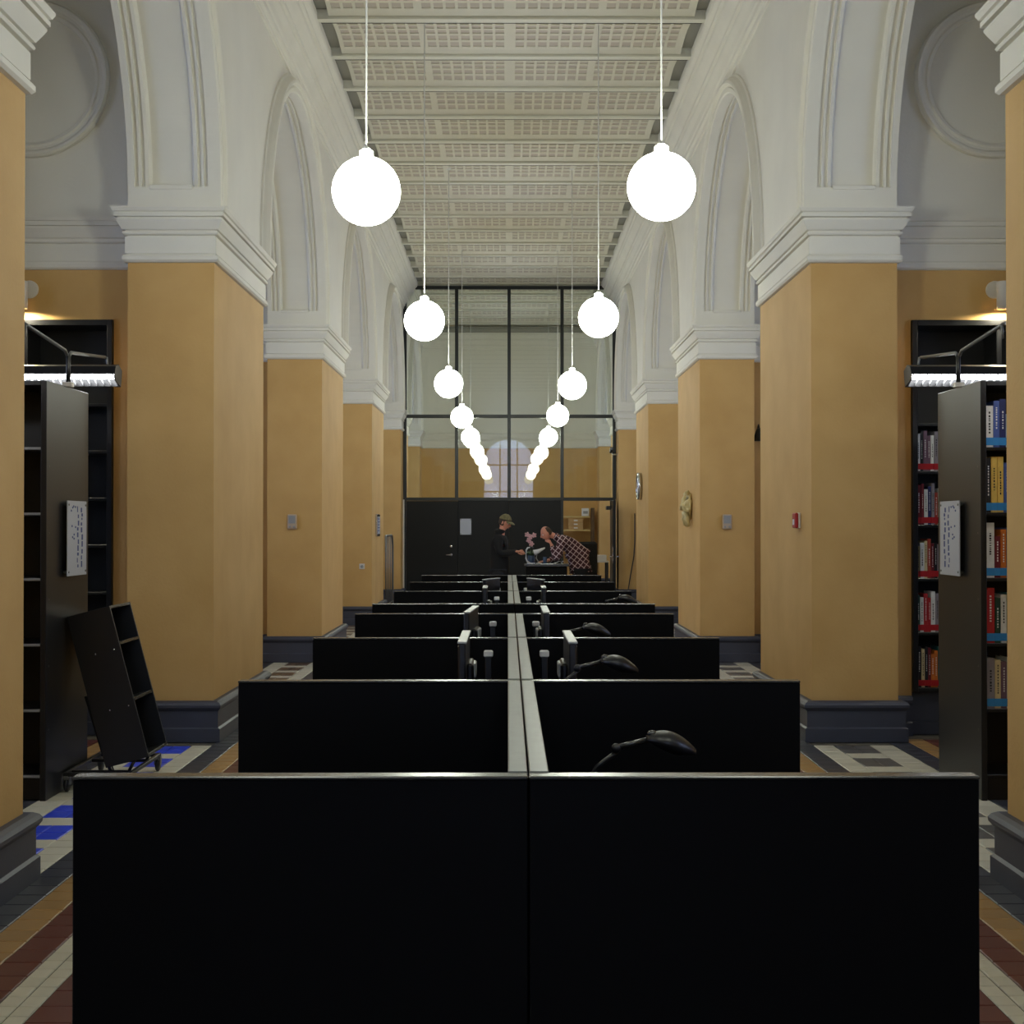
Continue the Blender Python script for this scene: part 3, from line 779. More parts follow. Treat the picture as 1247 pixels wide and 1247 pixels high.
# ------------------------------------------------------------------ free-standing double bookcases
def case_double(sgn, label):
    t = thing('bookcase', label, 'bookcase', (sgn*2.795, 8.35, 0))
    L, D, H = 2.2, .83, 2.514
    def p(n, x0, x1, y0, y1, z0, z1, m='case', c=.003): return MB().bbox(sgn*x0, sgn*x1, y0, y1, z0, z1, c).build(n, t, m)
    p('end_panel', 0, .035, 0, D, .0, H); p('end_panel', L, L+.035, 0, D, 0, H)
    p('centre_panel', .035, L, D/2-.008, D/2+.008, .06, H-.03, 'case_in')
    p('top_panel', .035, L, .0, D, H-.03, H-.002)
    p('upright', 1.09, 1.12, .0, D, .06, H-.03)
    p('plinth_board', .035, L, .03, D-.03, 0, .14)
    for i in range(6):
        z = .155+.392*i
        for y0, y1 in ((.006, D/2-.01), (D/2+.01, D-.006)):
            for a, b in ((.035, 1.09), (1.12, L)):
                sh = p('shelf', a, b, y0, y1, z-.02, z)
                e = MB().bbox(sgn*(a+.002), sgn*(b-.002), (y0-.004 if y0 < .1 else y1), (y0 if y0 < .1 else y1+.004), z-.016, z-.001, .001).build('shelf_lip', t, 'shelf_edge' if sgn < 0 else 'case')
    for z in (.42, .80, 1.2, 1.6, 2.0):                        # screw heads on the end panel edge
        MB().use('steel').lathe([(0, 0), (.006, 0), (.005, .002), (0, .003)], 8, mx=Matrix.Translation((-sgn*.0, .05, z)) @ Matrix.Rotation(-sgn*PI/2, 4, 'Y')).build('screw', t)
    # acrylic notice held off the panel on four pins
    n = MB().use('notice').bbox(-sgn*.026, -sgn*.032, .30, .69, 1.33, 1.80, .001).build('notice_sheet', t)
    n['label'] = 'pale printed notice on stand-off pins'
    m = MB().use('ink'); rnd = random.Random(3)
    for c in range(2):
        ycol = .50+.075*c
        z = 1.38
        while z < 1.74:
            l = rnd.uniform(.012, .04); yy = ycol+rnd.uniform(-.01, .01)
            m.box(-sgn*.032, -sgn*.0332, yy, yy+rnd.uniform(.012, .03), z, z+l); z += l+rnd.uniform(.006, .016)
    for k in range(9):
        yy = rnd.uniform(.36, .46); z = rnd.uniform(1.55, 1.76); m.box(-sgn*.032, -sgn*.0332, yy, yy+.02, z, z+.012)
    m.build('print', n)
    for yy in (.325, .665):
        for z in (1.355, 1.775):
            MB().use('steel').tube([(0, yy, z), (-sgn*.036, yy, z)], .007, 8).build('pin', t)
    return t
case_double(-1, 'tall black double-sided bookcase with a pale notice and empty shelves')
case_double(1, 'tall black double-sided bookcase with a pale notice, holding blue-stickered books')
rowsB = [['grey', 'cream', 'mauve', 'white'], ['red', 'dark green', 'white', 'teal'], ['white', 'maroon', 'orange', 'blue'], ['black', 'yellow', 'yellow', 'blue'], ['white', 'blue', 'navy', 'pale blue']]
for r, cols in enumerate(rowsB):
    z = .156+.392*(r+1); x = 2.795+.042
    for i, cn in enumerate(cols):
        th = [.05, .034, .034, .03][i] if r in (0, 1, 2) else [.03, .036, .036, .04][i]
        if r == 4 and i == 0: th = .045
        hh = [[.30, .29, .28, .3], [.33, .27, .29, .3], [.33, .25, .29, .3], [.33, .335, .335, .3], [.25, .28, .29, .2]][r][i]
        book(x, 8.385, z, th, hh, .2, cn, 'lab_blue', '%s book with blue sticker, %s from the end panel, %s shelf' % (cn, ordinal(i), snames[r]), 'blue-stickered books on the tall bookcase')
        x += th+.002

# strip lights on gull-wing brackets over the double bookcases
for sgn in (-1, 1):
    t = thing('strip_light', 'black louvred strip light on a gull-wing bracket above the %s bookcase' % ('empty' if sgn < 0 else 'blue-stickered'), 'lamp', (sgn*2.80, 8.77, 2.514))
    MB().use('offwhite').bbox(-.03, .03, -.03, .03, 0, .03, .004).build('foot_plate', t)
    MB().use('plastic').tube([(0, -.012, .02), (0, -.012, .21)], .009, 8).tube([(0, .022, .02), (0, .022, .21)], .009, 8).build('post', t)
    for q in (-1, 1):
        MB().use('steel').tube([(0, q*.02, .20), (0, q*.06, .225), (0, q*.80, .285)], .011, 8).build('arm', t)
        MB().use('steel').tube([(-sgn*.012, q*.80, .285), (-sgn*.012, q*.83, .20)], .008, 8).build('hanger', t)
        # trough-shaped body, open side tilted down to the shelves
        x0, x1 = (-sgn*.09 if q > 0 else sgn*.12), sgn*2.1
        sec = [(.88, .20), (.80, .235), (.725, .215), (.70, .165), (.716, .160), (.735, .203), (.80, .222), (.868, .193), (.845, .09), (.86, .086)]
        b = MB().use('plastic'); b.loop_sweep([[(x, q*a, z) for a, z in sec] for x in (x0, x1)], True, True, True); b.build('housing', t)
        for x in (x0, x1): MB().use('plastic').loop_sweep([[(xx, q*a, z) for a, z in [(.88, .20), (.80, .235), (.725, .215), (.70, .165), (.72, .12), (.855, .086)]] for xx in (x, x-sgn*.006)], True, True, True).build('end_cap', t)
        MB().use('tube').tube([(x0+sgn*.01, q*.785, .165), (x1-sgn*.01, q*.785, .165)], .032, 10).build('lamp_tube', t)
        lv = MB().use('silver')
        for k in range(44):
            xx = x0+sgn*(.015+.048*k)
            lv.add([(xx, q*.71, .155), (xx, q*.85, .09), (xx, q*.85, .115), (xx, q*.71, .175), (xx+.002, q*.71, .155), (xx+.002, q*.85, .09), (xx+.002, q*.85, .115), (xx+.002, q*.71, .175)],
                   [(0, 1, 2, 3), (4, 7, 6, 5), (0, 4, 5, 1), (1, 5, 6, 2), (2, 6, 7, 3), (3, 7, 4, 0)])
        lv.build('louvre', t)['kind'] = 'stuff'
# wall spots over the niches
for sgn in (-1, 1):
    t = thing('wall_spot', 'white cylinder spotlight on the wall over the %s' % ('empty niche bookcase' if sgn < 0 else 'niche bookcase with red-stickered books'), 'lamp', (sgn*3.83, 10.97, 3.45))
    MB().use('offwhite').lathe([(0, 0), (.07, 0), (.07, .015), (.06, .02), (0, .02)], 24, mx=Matrix.Translation((-sgn*.035, 0, .05)) @ Matrix.Rotation(PI/2, 4, 'X')).build('rosette', t)
    MB().use('offwhite').tube([(-sgn*.02, -.01, .05), (0, -.06, .05)], .012, 8).build('bracket', t)
    MB().use('offwhite').lathe([(.042, -.115), (.05, -.115), (.05, .095), (.045, .10), (0, .10), (0, .094), (.042, .09)], 28, (0, -.10, 0)).build('barrel', t)
    MB().use('spot_lit').lathe([(0, -.108), (.041, -.108), (.041, -.102), (0, -.102)], 24, (0, -.10, 0)).build('lens', t)
    l = bpy.data.lights.new('spot_beam', 'SPOT'); l.energy = 26; l.color = (1, .9, .66); l.spot_size = math.radians(174); l.spot_blend = .25; l.shadow_soft_size = .03
    lo = bpy.data.objects.new('spot_beam', l); COL.objects.link(lo); lo.location = (sgn*3.83, 10.87, 3.328)

# ------------------------------------------------------------------ leaning book truck
t = thing('book_truck', 'black tilted book truck with three empty shelves on casters', 'trolley', (-2.72, 8.62, 0))
tilt = math.atan2(48, 183)
# local frame of the tilted case: u along the side panel width (+X, opening side at +u), w up
B0 = Vector((.449, .08, .207)); ax_w = Vector((-math.sin(tilt), 0, math.cos(tilt))); ax_u = Vector((math.cos(tilt), 0, math.sin(tilt)))
RM = Matrix(((ax_u.x, 0, ax_w.x, B0.x), (0, 1, 0, B0.y), (ax_u.z, 0, ax_w.z, B0.z), (0, 0, 0, 1)))
LN, WD, HT = .48, .275, .97
def tp(n, u0, u1, y0, y1, w0, w1, m='case'): return MB().bbox(u0, u1, y0, y1, w0, w1, .002, RM).build(n, t, m)
tp('side_panel', -WD, 0, 0, .018, 0, HT); tp('side_panel', -WD, 0, LN-.018, LN, 0, HT)
tp('back_panel', -WD, -WD+.014, .018, LN-.018, 0, HT); tp('top_panel', -WD+.014, 0, .018, LN-.018, HT-.018, HT)
for w in (0, .36, .72):
    tp('shelf', -WD+.014, -.004, .018, LN-.018, w, w+.018); tp('shelf_lip', -.004, 0, .018, LN-.018, w, w+.018, 'edge')
for u, w in ((-.16, .70), (-.04, .70), (-.16, .34), (-.04, .34)):
    MB().use('chrome').lathe([(0, 0), (.006, 0), (.005, .003), (0, .004)], 10, mx=RM @ Matrix.Translation((u, 0, w)) @ Matrix.Rotation(PI/2, 4, 'X')).build('screw', t)
for y0 in (.0, .74):
    MB().bbox(-.06, .36, y0, y0+.02, .098, .122, .003).build('base_bar', t, 'plastic')
for x0 in (-.06, .335): MB().bbox(x0, x0+.025, .02, .74, .098, .122, .003).build('base_bar', t, 'plastic')
for y0 in (.10, .52):
    MB().bbox(-.035, .335, y0, y0+.02, .10, .12, .003).build('cross_bar', t, 'plastic')
    MB().use('plastic').tube([(.205, y0+.01, .115), (.155, y0+.01, .235), (.05, y0+.01, .58)], .011, 8).build('strut', t)
    MB().use('steel').tube([(.225, y0+.01, .115), (.172, y0+.01, .26)], .005, 8).build('brace', t)
    MB().use('plastic').tube([(.32, y0+.01, .115), (.36, y0+.01, .19)], .010, 8).build('strut', t)
for x in (-.04, .34):
    for y in (.015, .735):
        c = MB().use('steel').bbox(x-.016, x+.016, y-.02, y+.02, .078, .10, .003).bbox(x-.02, x-.014, y-.01, y+.035, .045, .10, .002).bbox(x+.014, x+.02, y-.01, y+.035, .045, .10, .002).build('caster', t)
        MB().use('plastic').lathe([(0, -.012), (.036, -.012), (.044, -.006), (.044, .006), (.036, .012), (0, .012)], 20, mx=Matrix.Translation((x, y+.015, .045)) @ Matrix.Rotation(PI/2, 4, 'Y')).build('wheel', c)

# ------------------------------------------------------------------ fittings on piers and walls
def intercom(x, y, z, label):
    t = thing('wall_intercom', label, 'intercom', (x, y, z))
    MB().bbox(-.055, .055, -.035, 0, -.09, .09, .01).build('housing', t, 'beige')
    MB().bbox(-.04, .04, -.038, -.034, -.02, .075, .002).build('speaker_grille', t, 'grey_plastic')
    for xx in (-.025, .025): MB().use('grey_plastic').lathe([(0, 0), (.012, 0), (.011, .006), (0, .007)], 12, mx=Matrix.Translation((xx, -.035, -.06)) @ Matrix.Rotation(PI/2, 4, 'X')).build('button', t)
intercom(-2.64, 16.87, 1.69, 'small beige wall box at eye height on the second left-hand pier')
intercom(2.61, 16.87, 1.69, 'small beige wall box at eye height on the pier with gilded relief')
t = thing('wall_socket', 'small white square socket low on the third left-hand pier', 'socket', (-2.446, 23.07, .97))
MB().bbox(-.045, .045, -.014, 0, -.045, .045, .005).build('socket_plate', t, 'offwhite')
MB().use('grey_plastic').lathe([(0, 0), (.026, 0), (.024, .004), (0, .004)], 16, mx=Matrix.Translation((0, -.014, 0)) @ Matrix.Rotation(PI/2, 4, 'X')).build('socket_face', t)
t = thing('wall_plaque', 'narrow framed grey plaque on the inner side of a left-hand pier', 'sign', (-2.285, 23.98, 1.65))
MB().bbox(0, .03, -.26, .26, -.19, .19, .006).build('frame', t, 'chrome')
MB().bbox(.03, .034, -.22, .22, -.15, .15, .002).build('plate', t, 'notice')
m = MB().use('ink')
for k in range(5): m.box(.034, .0355, -.18, .10+.06*(k % 2), .10-.05*k, .115-.05*k)
m.build('print', t)
t = thing('fire_alarm', 'red fire alarm call point on the first right-hand pier', 'alarm', (2.285, 11.12, 1.685))
MB().bbox(0, -.018, -.062, .062, -.062, .062, .006).build('back_box', t, 'offwhite')
MB().bbox(-.018, -.045, -.061, .061, -.061, .061, .008).build('housing', t, 'red')
MB().bbox(-.045, -.048, -.03, .03, -.035, .01, .002).build('glass_plate', t, 'paper')
# gilded relief
t = thing('wall_relief', 'gilded two-legged relief hanging on the second right-hand pier', 'sculpture', (2.285, 17.72, 1.86))
rr = random.Random(11)
m = MB().use('gold')
for k in range(34):                                                   # lumpy cast body
    a = rr.uniform(0, 2*PI); q = math.sqrt(rr.uniform(0, 1))
    yy, zz = .17*q*math.cos(a), .13*q*math.sin(a)+.03
    m.ball((-.03-.055*(1-q)-rr.uniform(0, .02), yy, zz), rr.uniform(.025, .05), rr.uniform(.03, .06), rr.uniform(.03, .06), 10, 7)
m.ball((-.03, 0, .03), .035, .20, .15, 20, 10)
m.build('body', t)
for yy in (-.10, .10):
    MB().use('gold').tube([(-.05, yy, -.05), (-.065, yy*1.12, -.13), (-.05, yy*1.05, -.20), (-.035, yy*.9, -.225)], [.055, .045, .034, .012], 10).build('leg', t)
    MB().use('gold').tube([(-.04, yy*.9, .12), (-.055, yy*1.0, .19), (-.04, yy*.8, .225)], [.045, .032, .012], 10).build('horn', t)
MB().use('gold').tube([(-.09, -.15, .02), (-.115, -.05, .05), (-.115, .05, .0), (-.09, .15, .04)], [.015, .024, .024, .015], 10).build('ornament', t)
# round clock seen edge-on
t = thing('wall_clock', 'round metal-rimmed clock on the third right-hand pier', 'clock', (2.285, 24.3, 2.33))
rot = Matrix.Rotation(-PI/2, 4, 'Y')
MB().use('steel').lathe([(0, 0), (.235, 0), (.235, .06), (.225, .075), (.21, .075), (.205, .05), (0, .05)], 40, mx=rot).build('case', t, 'chrome')
MB().use('paper').lathe([(0, .05), (.204, .05), (.204, .054), (0, .054)], 40, mx=rot).build('dial', t)
h = MB().use('plastic').box(-.058, -.055, -.006, .006, -.02, .15).box(-.061, -.058, -.02, .11, -.007, .007).build('hands', t)
# bell-shaped lamp on the alcove wall behind the first right pier
t = thing('wall_lamp', 'dark bell-shaped wall lamp in the gap behind the first right-hand pier', 'lamp', (3.04, 17.17, 2.78))
MB().use('plastic').lathe([(.075, -.10), (.06, -.03), (.035, .04), (.02, .06), (0, .06)], 20, (0, -.10, 0)).build('lamp_shade', t)
MB().use('plastic').tube([(0, 0, .06), (0, -.06, .10), (0, -.10, .055)], .01, 8).build('bracket', t)
# security camera near the glass
t = thing('security_camera', 'small security camera on a bracket beside the glass screen', 'camera', (2.285, 29.55, 3.2))
MB().use('silver').tube([(0, 0, -.05), (-.10, -.02, -.05), (-.13, -.03, -.02)], .014, 8).build('bracket', t)
MB().use('plastic').bbox(-.17, -.10, -.20, .02, -.02, .06, .01, Matrix.Rotation(-.2, 4, 'X')).build('housing', t)
MB().use('steel').lathe([(0, 0), (.025, 0), (.025, .02), (0, .02)], 16, mx=Matrix.Translation((-.135, -.19, .06)) @ Matrix.Rotation(PI/2, 4, 'X')).build('lens', t)
# hanging cable
tag(MB().use('plastic').tube([(2.62, 29.24, 1.9), (2.62, 29.24, 1.3), (2.60, 29.23, 1.0), (2.52, 29.22, .55), (2.45, 29.15, .15), (2.40, 29.0, .012), (2.2, 28.7, .012)], .012, 8).build('power_cable'),
    'thin black cable hanging down the far right-hand pier', 'cable')
# curved tubular barrier between the third and fourth left piers
t = thing('safety_barrier', 'grey tubular barrier with a rounded corner between left-hand piers', 'barrier', (-2.25, 25.3, 0))
arc = [(0, 1.25+.28*math.cos(a), 1.18+.28*math.sin(a)) for a in [PI/2*(1-i/8) for i in range(9)]]
MB().use('steel').tube([(0, 0, .0), (0, 0, 1.46), (0, .05, 1.46)] + arc + [(0, 1.53, .8), (0, 1.53, 0)], .02, 8).build('frame', t)
for k, yy in enumerate((.35, .7, 1.05)): MB().use('steel').tube([(0, yy, .2), (0, yy, 1.45)], .01, 6).build('bar', t)
MB().use('steel').tube([(0, 0, .2), (0, 1.53, .2)], .012, 6).build('rail', t)
t = thing('door_notice', 'grey notice on the black partition panel behind the man in the cap', 'sign', (-.94, YG-.03, 1.62))
MB().bbox(-.12, .12, -.008, 0, -.17, .17, .003).build('notice_sheet', t, 'notice')
for x in (-.105, .105):
    for z in (-.15, .15): MB().use('steel').lathe([(0, 0), (.012, 0), (.01, .006), (0, .007)], 10, mx=Matrix.Translation((x, -.008, z)) @ Matrix.Rotation(PI/2, 4, 'X')).build('pin', t)

# ------------------------------------------------------------------ behind the open doorway: wall shelves and a counter
t = thing('wall_shelving', 'pale wall shelves with upright seen through the open doorway', 'shelf', (1.25, 35.9, 0))
for z in (1.52, 1.87): MB().bbox(0, .82, 0, .30, z-.02, z+.02, .003).build('shelf', t, 'shelf_ochre')
MB().bbox(.0, .5, 0, .30, 1.02, 1.06, .003).build('shelf', t, 'shelf_ochre')
MB().bbox(.86, .94, 0, .30, 0, 2.1, .004).build('upright', t, 'shelf_dark')
MB().bbox(-.06, 0, 0, .30, 0, 2.1, .004).build('upright', t, 'shelf_ochre')
for k in range(3):
    o = MB().use('cardboard').bbox(1.52, 1.90, 35.93, 36.16, 1.541+.095*k, 1.541+.095*k+.088, .004).use('paper').bbox(1.66, 1.76, 35.927, 35.93, 1.57+.095*k, 1.60+.095*k, .001).build('archive_box')
    tag(o, 'flat brown cardboard box on the lower doorway shelf, %s of its stack' % ['bottom', 'middle', 'top'][k], 'box', 'flat boxes on the doorway shelf')
o = MB().use('paper').bbox(1.87, 2.05, 35.93, 36.1, 1.891, 2.09, .006).use('grey_plastic').bbox(1.90, 2.02, 35.925, 35.93, 1.95, 2.02, .001).build('file_box')
tag(o, 'white file box on the upper shelf seen through the doorway', 'box')
t = thing('side_table', 'pale-topped side table standing beyond the open doorway', 'table', (1.62, 31.2, 0))
MB().bbox(0, .6, 0, .6, .82, .85, .004).build('table_top', t, 'paper')
for x in (.03, .57):
    for y in (.03, .57): MB().bbox(x-.02, x+.02, y-.02, y+.02, 0, .82, .003).build('leg', t, 'plastic')
o = MB()
for k in range(6): o.use('paper').box(1.86+random.uniform(-.01, .01), 2.17, 31.25, 31.55, .852+.022*k, .852+.022*k+.02)
tag(o.build('paper_stack'), 'stack of white paper on the side table beyond the doorway', 'paper')

# ------------------------------------------------------------------ enquiry counter and what stands on it
CY = 24.0
t = thing('service_counter', 'black waist-high counter at which the two men stand', 'counter', (.24, CY-.32, 0))
MB().bbox(0, .76, 0, .7, .95, .985, .004).build('counter_top', t, 'edge')
MB().bbox(.03, .73, .04, .66, .0, .95, .004).build('front_panel', t, 'black')
t = thing('office_chair', 'black high-backed office chair behind the bending man', 'chair', (1.24, CY+.85, 0), math.radians(200))
MB().bbox(-.23, .23, .20, .30, .62, 1.36, .04).build('backrest', t, 'coat'); MB().bbox(-.25, .25, -.25, .25, .48, .58, .03).build('seat', t, 'coat')
MB().use('plastic').tube([(0, 0, .08), (0, 0, .48)], .03).build('post', t); MB().bbox(-.04, .04, .22, .27, .50, .70, .01).build('back_stem', t, 'plastic')
for k in range(5):
    a = 2*PI*k/5
    MB().use('plastic').tube([(0, 0, .10), (.29*math.cos(a), .29*math.sin(a), .07)], [.03, .018]).build('leg', t)
    MB().use('plastic').ball((.29*math.cos(a), .29*math.sin(a), .03), .03).build('caster', t)
zt = .987
# orchid in a glass
t = thing('orchid', 'pink orchid in a blue glass pot on the counter', 'plant', (.37, CY+.19, zt))
MB().use('vase').lathe([(0, 0), (.05, 0), (.06, .02), (.065, .14), (.06, .14), (.052, .02), (0, .015)], 20).build('pot', t)
MB().use('leaf').tube([(0, 0, .03), (-.01, 0, .2), (-.03, -.01, .36), (-.05, -.02, .46)], .006, 6).tube([(0.01, 0, .03), (.02, 0, .2), (.01, -.02, .38)], .006, 6).build('stem', t)
for k, (x, y, z) in enumerate(((-.075, -.03, .50), (-.02, -.05, .46), (.045, -.03, .49), (-.045, -.02, .40), (.0, -.05, .34))):
    f = MB().use('petal')
    for j in range(5):
        a = 2*PI*j/5+.3*k; mxx = Matrix.Translation((x+.024*math.cos(a), y, z+.024*math.sin(a))) @ Matrix.Rotation(-a, 4, 'Y')
        f.ball((0, 0, 0), .025, .007, .018, 8, 6, mxx)
    f.ball((x, y-.012, z), .012, .012, .012, 8, 6); f.build('flower', t)
for j in range(4):
    a = 2*PI*j/4+.4
    MB().use('leaf').tube([(0, 0, .13), (.06*math.cos(a), .06*math.sin(a), .19), (.13*math.cos(a), .13*math.sin(a), .16)], [.008, .022, .003], 6).build('leaf', t)
t = thing('gooseneck_lamp', 'silver bent-tube lamp stand at the end of the counter', 'lamp', (.35, CY-.265, zt))
MB().use('silver').lathe([(0, 0), (.04, 0), (.04, .015), (0, .02)], 16, (0, 0, 0)).build('base', t)
MB().use('silver').tube([(0, 0, .01), (-.06, 0, .05), (-.08, 0, .10), (-.075, 0, .24), (-.05, 0, .28), (-.01, 0, .285)], .013, 8).build('stem', t)
MB().use('plastic').tube([(-.01, 0, .285), (.05, 0, .27)], [.02, .03], 10).build('lamp_head', t)
t = thing('desk_lamp', 'white cone-shaped lamp between the two men on the counter', 'lamp', (.50, CY-.0, zt))
MB().use('silver').lathe([(0, 0), (.05, 0), (.05, .012), (0, .016)], 16).build('base', t)
MB().use('silver').tube([(0, 0, .01), (-.05, 0, .10), (-.03, 0, .20)], .009, 8).build('stem', t)
MB().use('paper').tube([(-.09, 0, .19), (-.02, 0, .215), (.10, 0, .275)], [.05, .036, .012], 16).build('lamp_shade', t)
t = tag(MB().use('paper').bbox(.52, .74, CY-.31, CY-.06, zt, zt+.006, .001).build('paper_sheet'), 'white paper sheet lying on the counter between the men', 'paper')
t = thing('open_book', 'open white book on the counter under the bending man', 'book', (.88, CY-.12, zt))
for s in (-1, 1):
    mb2 = MB().use('paper')
    mb2.loop_sweep([[(s*(.13*i/8), y, .012+.045*math.sin(PI*(i/8)**.6)*(1-i/10)) for i in range(9)] for y in (-.1, .1)], False)
    mb2.loop_sweep([[(s*(.13*i/8), y, 0) for i in range(9)] for y in (-.1, .1)], False)
    mb2.build('page_block', t)
o = MB().use('notice').bbox(-.07, .07, -.09, .09, 0, .02, .002).build('magazine', None, None, (.36, CY-.12, zt)); o.rotation_euler.z = -.05
tag(o, 'grey magazine on the counter in front of the pink orchid', 'magazine')
t = tag(MB().use('vase').lathe([(0, 0), (.032, 0), (.036, .12), (.033, .12), (.029, .006), (0, .006)], 20, (.60, CY-.03, zt)).build('drinking_glass'), 'blue drinking glass on the counter before the bending man', 'glass')

# ------------------------------------------------------------------ people
def skin_mesh(nodes, edges, root, sub=2):
    """nodes: {name: (pos, radius)} grown with a Skin modifier, returned as a plain mesh"""
    names = list(nodes); bm = bmesh.new(); lay = bm.verts.layers.skin.verify(); vs = {}
    for n in names:
        v = bm.verts.new(nodes[n][0]); r = nodes[n][1]; r = r if isinstance(r, tuple) else (r, r)
        v[lay].radius = r; v[lay].use_root = (n == root); vs[n] = v
    for a, b in edges: bm.edges.new((vs[a], vs[b]))
    me = bpy.data.meshes.new('tmp'); bm.to_mesh(me); bm.free()
    o = bpy.data.objects.new('tmp', me); COL.objects.link(o)
    s = o.modifiers.new('skin', 'SKIN'); s.use_smooth_shade = True; s.branch_smoothing = .6
    d = o.modifiers.new('sub', 'SUBSURF'); d.levels = sub; d.render_levels = sub
    dg = bpy.context.evaluated_depsgraph_get(); dg.update()
    res = bpy.data.meshes.new_from_object(o.evaluated_get(dg)); bpy.data.objects.remove(o)
    return res
def chain(pre, pts, rs, nodes, edges, start=None):
    last = start
    for i, (p, r) in enumerate(zip(pts, rs)):
        n = '%s%d' % (pre, i); nodes[n] = (Vector(p), r)
        if last: edges.append((last, n))
        last = n
    return last
def head_into(mb, mx, skin='skin'):
    """face looks along local +X; centre of the skull at the origin; z up"""
    NU, NV = 36, 26; rings = []
    def g(a, s): return math.exp(-(a/s)**2)
    for i in range(NV+1):
        t = -PI/2+PI*i/NV; ring = []
        for k in range(NU):
            p = 2*PI*k/NU; d = Vector((math.cos(t)*math.cos(p), math.cos(t)*math.sin(p), math.sin(t)))
            x, y, z = d.x*.096, d.y*.074, d.z*.118
            if z < 0: y *= 1-.28*(-z/.118)**1.2; x = x*(1-.10*(-z/.118)) + .014*(-z/.118)
            f = max(0, d.x)
            x += f*(.030*g(y, .011)*g(z+.026, .020) + .016*g(y, .009)*g(z+.004, .022))     # nose
            x -= f*.013*(g(abs(y)-.031, .014)*g(z-.004, .014))                               # eye sockets
            x += f*.008*g(z-.026, .010)*g(y, .05)                                            # brow
            x += f*.009*g(z+.064, .009)*g(y, .024) + f*.012*g(z+.098, .016)*g(y, .022)       # lips, chin
            x -= f*.006*g(z+.080, .006)*g(y, .03)
            ring.append(mx @ Vector((x, y, z)))
        rings.append(ring)
    mb.use(skin); mb.sm = True; mb.loop_sweep(rings, True, True, True); mb.sm = False
    for s in (-1, 1):
        m3 = mx @ Matrix.Translation((-.004, s*.074, -.008)) @ Matrix.Rotation(s*.35, 4, 'Z')
        mb.ball((0, 0, 0), .019, .008, .032, 12, 8, m3)
        mb.use('paper').ball((0, 0, 0), .0125, .0125, .010, 10, 8, mx @ Matrix.Translation((.080, s*.031, .004)))
        mb.use('eye').ball((0, 0, 0), .006, .006, .006, 8, 6, mx @ Matrix.Translation((.0905, s*.031, .002))); mb.use(skin)
    mb.use('lip').ball((0, 0, 0), .006, .024, .006, 10, 6, mx @ Matrix.Translation((.094, 0, -.064)))
    mb.use(skin)
def cap_shell(mx, zmin, grow, fn=None):
    rings = []
    for i in range(13):
        t = PI/2*i/12; ring = []
        for k in range(36):
            p = 2*PI*k/36; zz = fn(p) if fn else zmin
            a = math.asin(max(-1, min(1, zz/.118))) ; tt = a + (PI/2-a)*i/12
            ring.append(mx @ Vector((math.cos(tt)*math.cos(p)*(.096+grow), math.cos(tt)*math.sin(p)*(.074+grow), math.sin(tt)*(.118+grow))))
        rings.append(ring)
    return rings
def hand_mesh(wrist, fwd, palm_n, side, curl):
    """five separate fingers; fwd along the hand, palm_n out of the palm, side = +1/-1 puts the thumb"""
    f = Vector(fwd).normalized(); n = Vector(palm_n).normalized(); s = f.cross(n).normalized()*side
    n = (n - f*n.dot(f)).normalized(); out = []
    W = Vector(wrist)
    nodes = {}; edges = []
    chain('p', [W-f*.02, W+f*.03, W+f*.085], [(.026, .018), (.034, .015), (.038, .013)], nodes, edges)
    out.append(skin_mesh(nodes, edges, 'p0', 2))
    for i, (off, L) in enumerate(((.030, .070), (.010, .078), (-.010, .072), (-.028, .056))):
        b = W + f*.082 + s*off; pts = [b-f*.02]; d = f.copy(); p = b.copy(); pts.append(p.copy())
        for j in range(3):
            d = (Matrix.Rotation(curl*(1+.15*i), 3, f.cross(n)) @ d).normalized() if True else d
            p = p + d*L*(.42, .32, .26)[j]; pts.append(p.copy())
        nodes = {}; edges = []; chain('f', pts, [.009, .0095, .0085, .0078, .006], nodes, edges); out.append(skin_mesh(nodes, edges, 'f0', 2))
    b = W + f*.025 + s*.024; nodes = {}; edges = []
    chain('t', [b, b+s*.022+f*.022+n*.008, b+s*.03+f*.052+n*.02, b+s*.024+f*.078+n*.03], [.013, .0125, .0105, .007], nodes, edges)
    out.append(skin_mesh(nodes, edges, 't0', 2))
    return out
def finish(mb, name, parent=None, loc=None, label=None):
    o = mb.build(name, parent, None, loc); return o

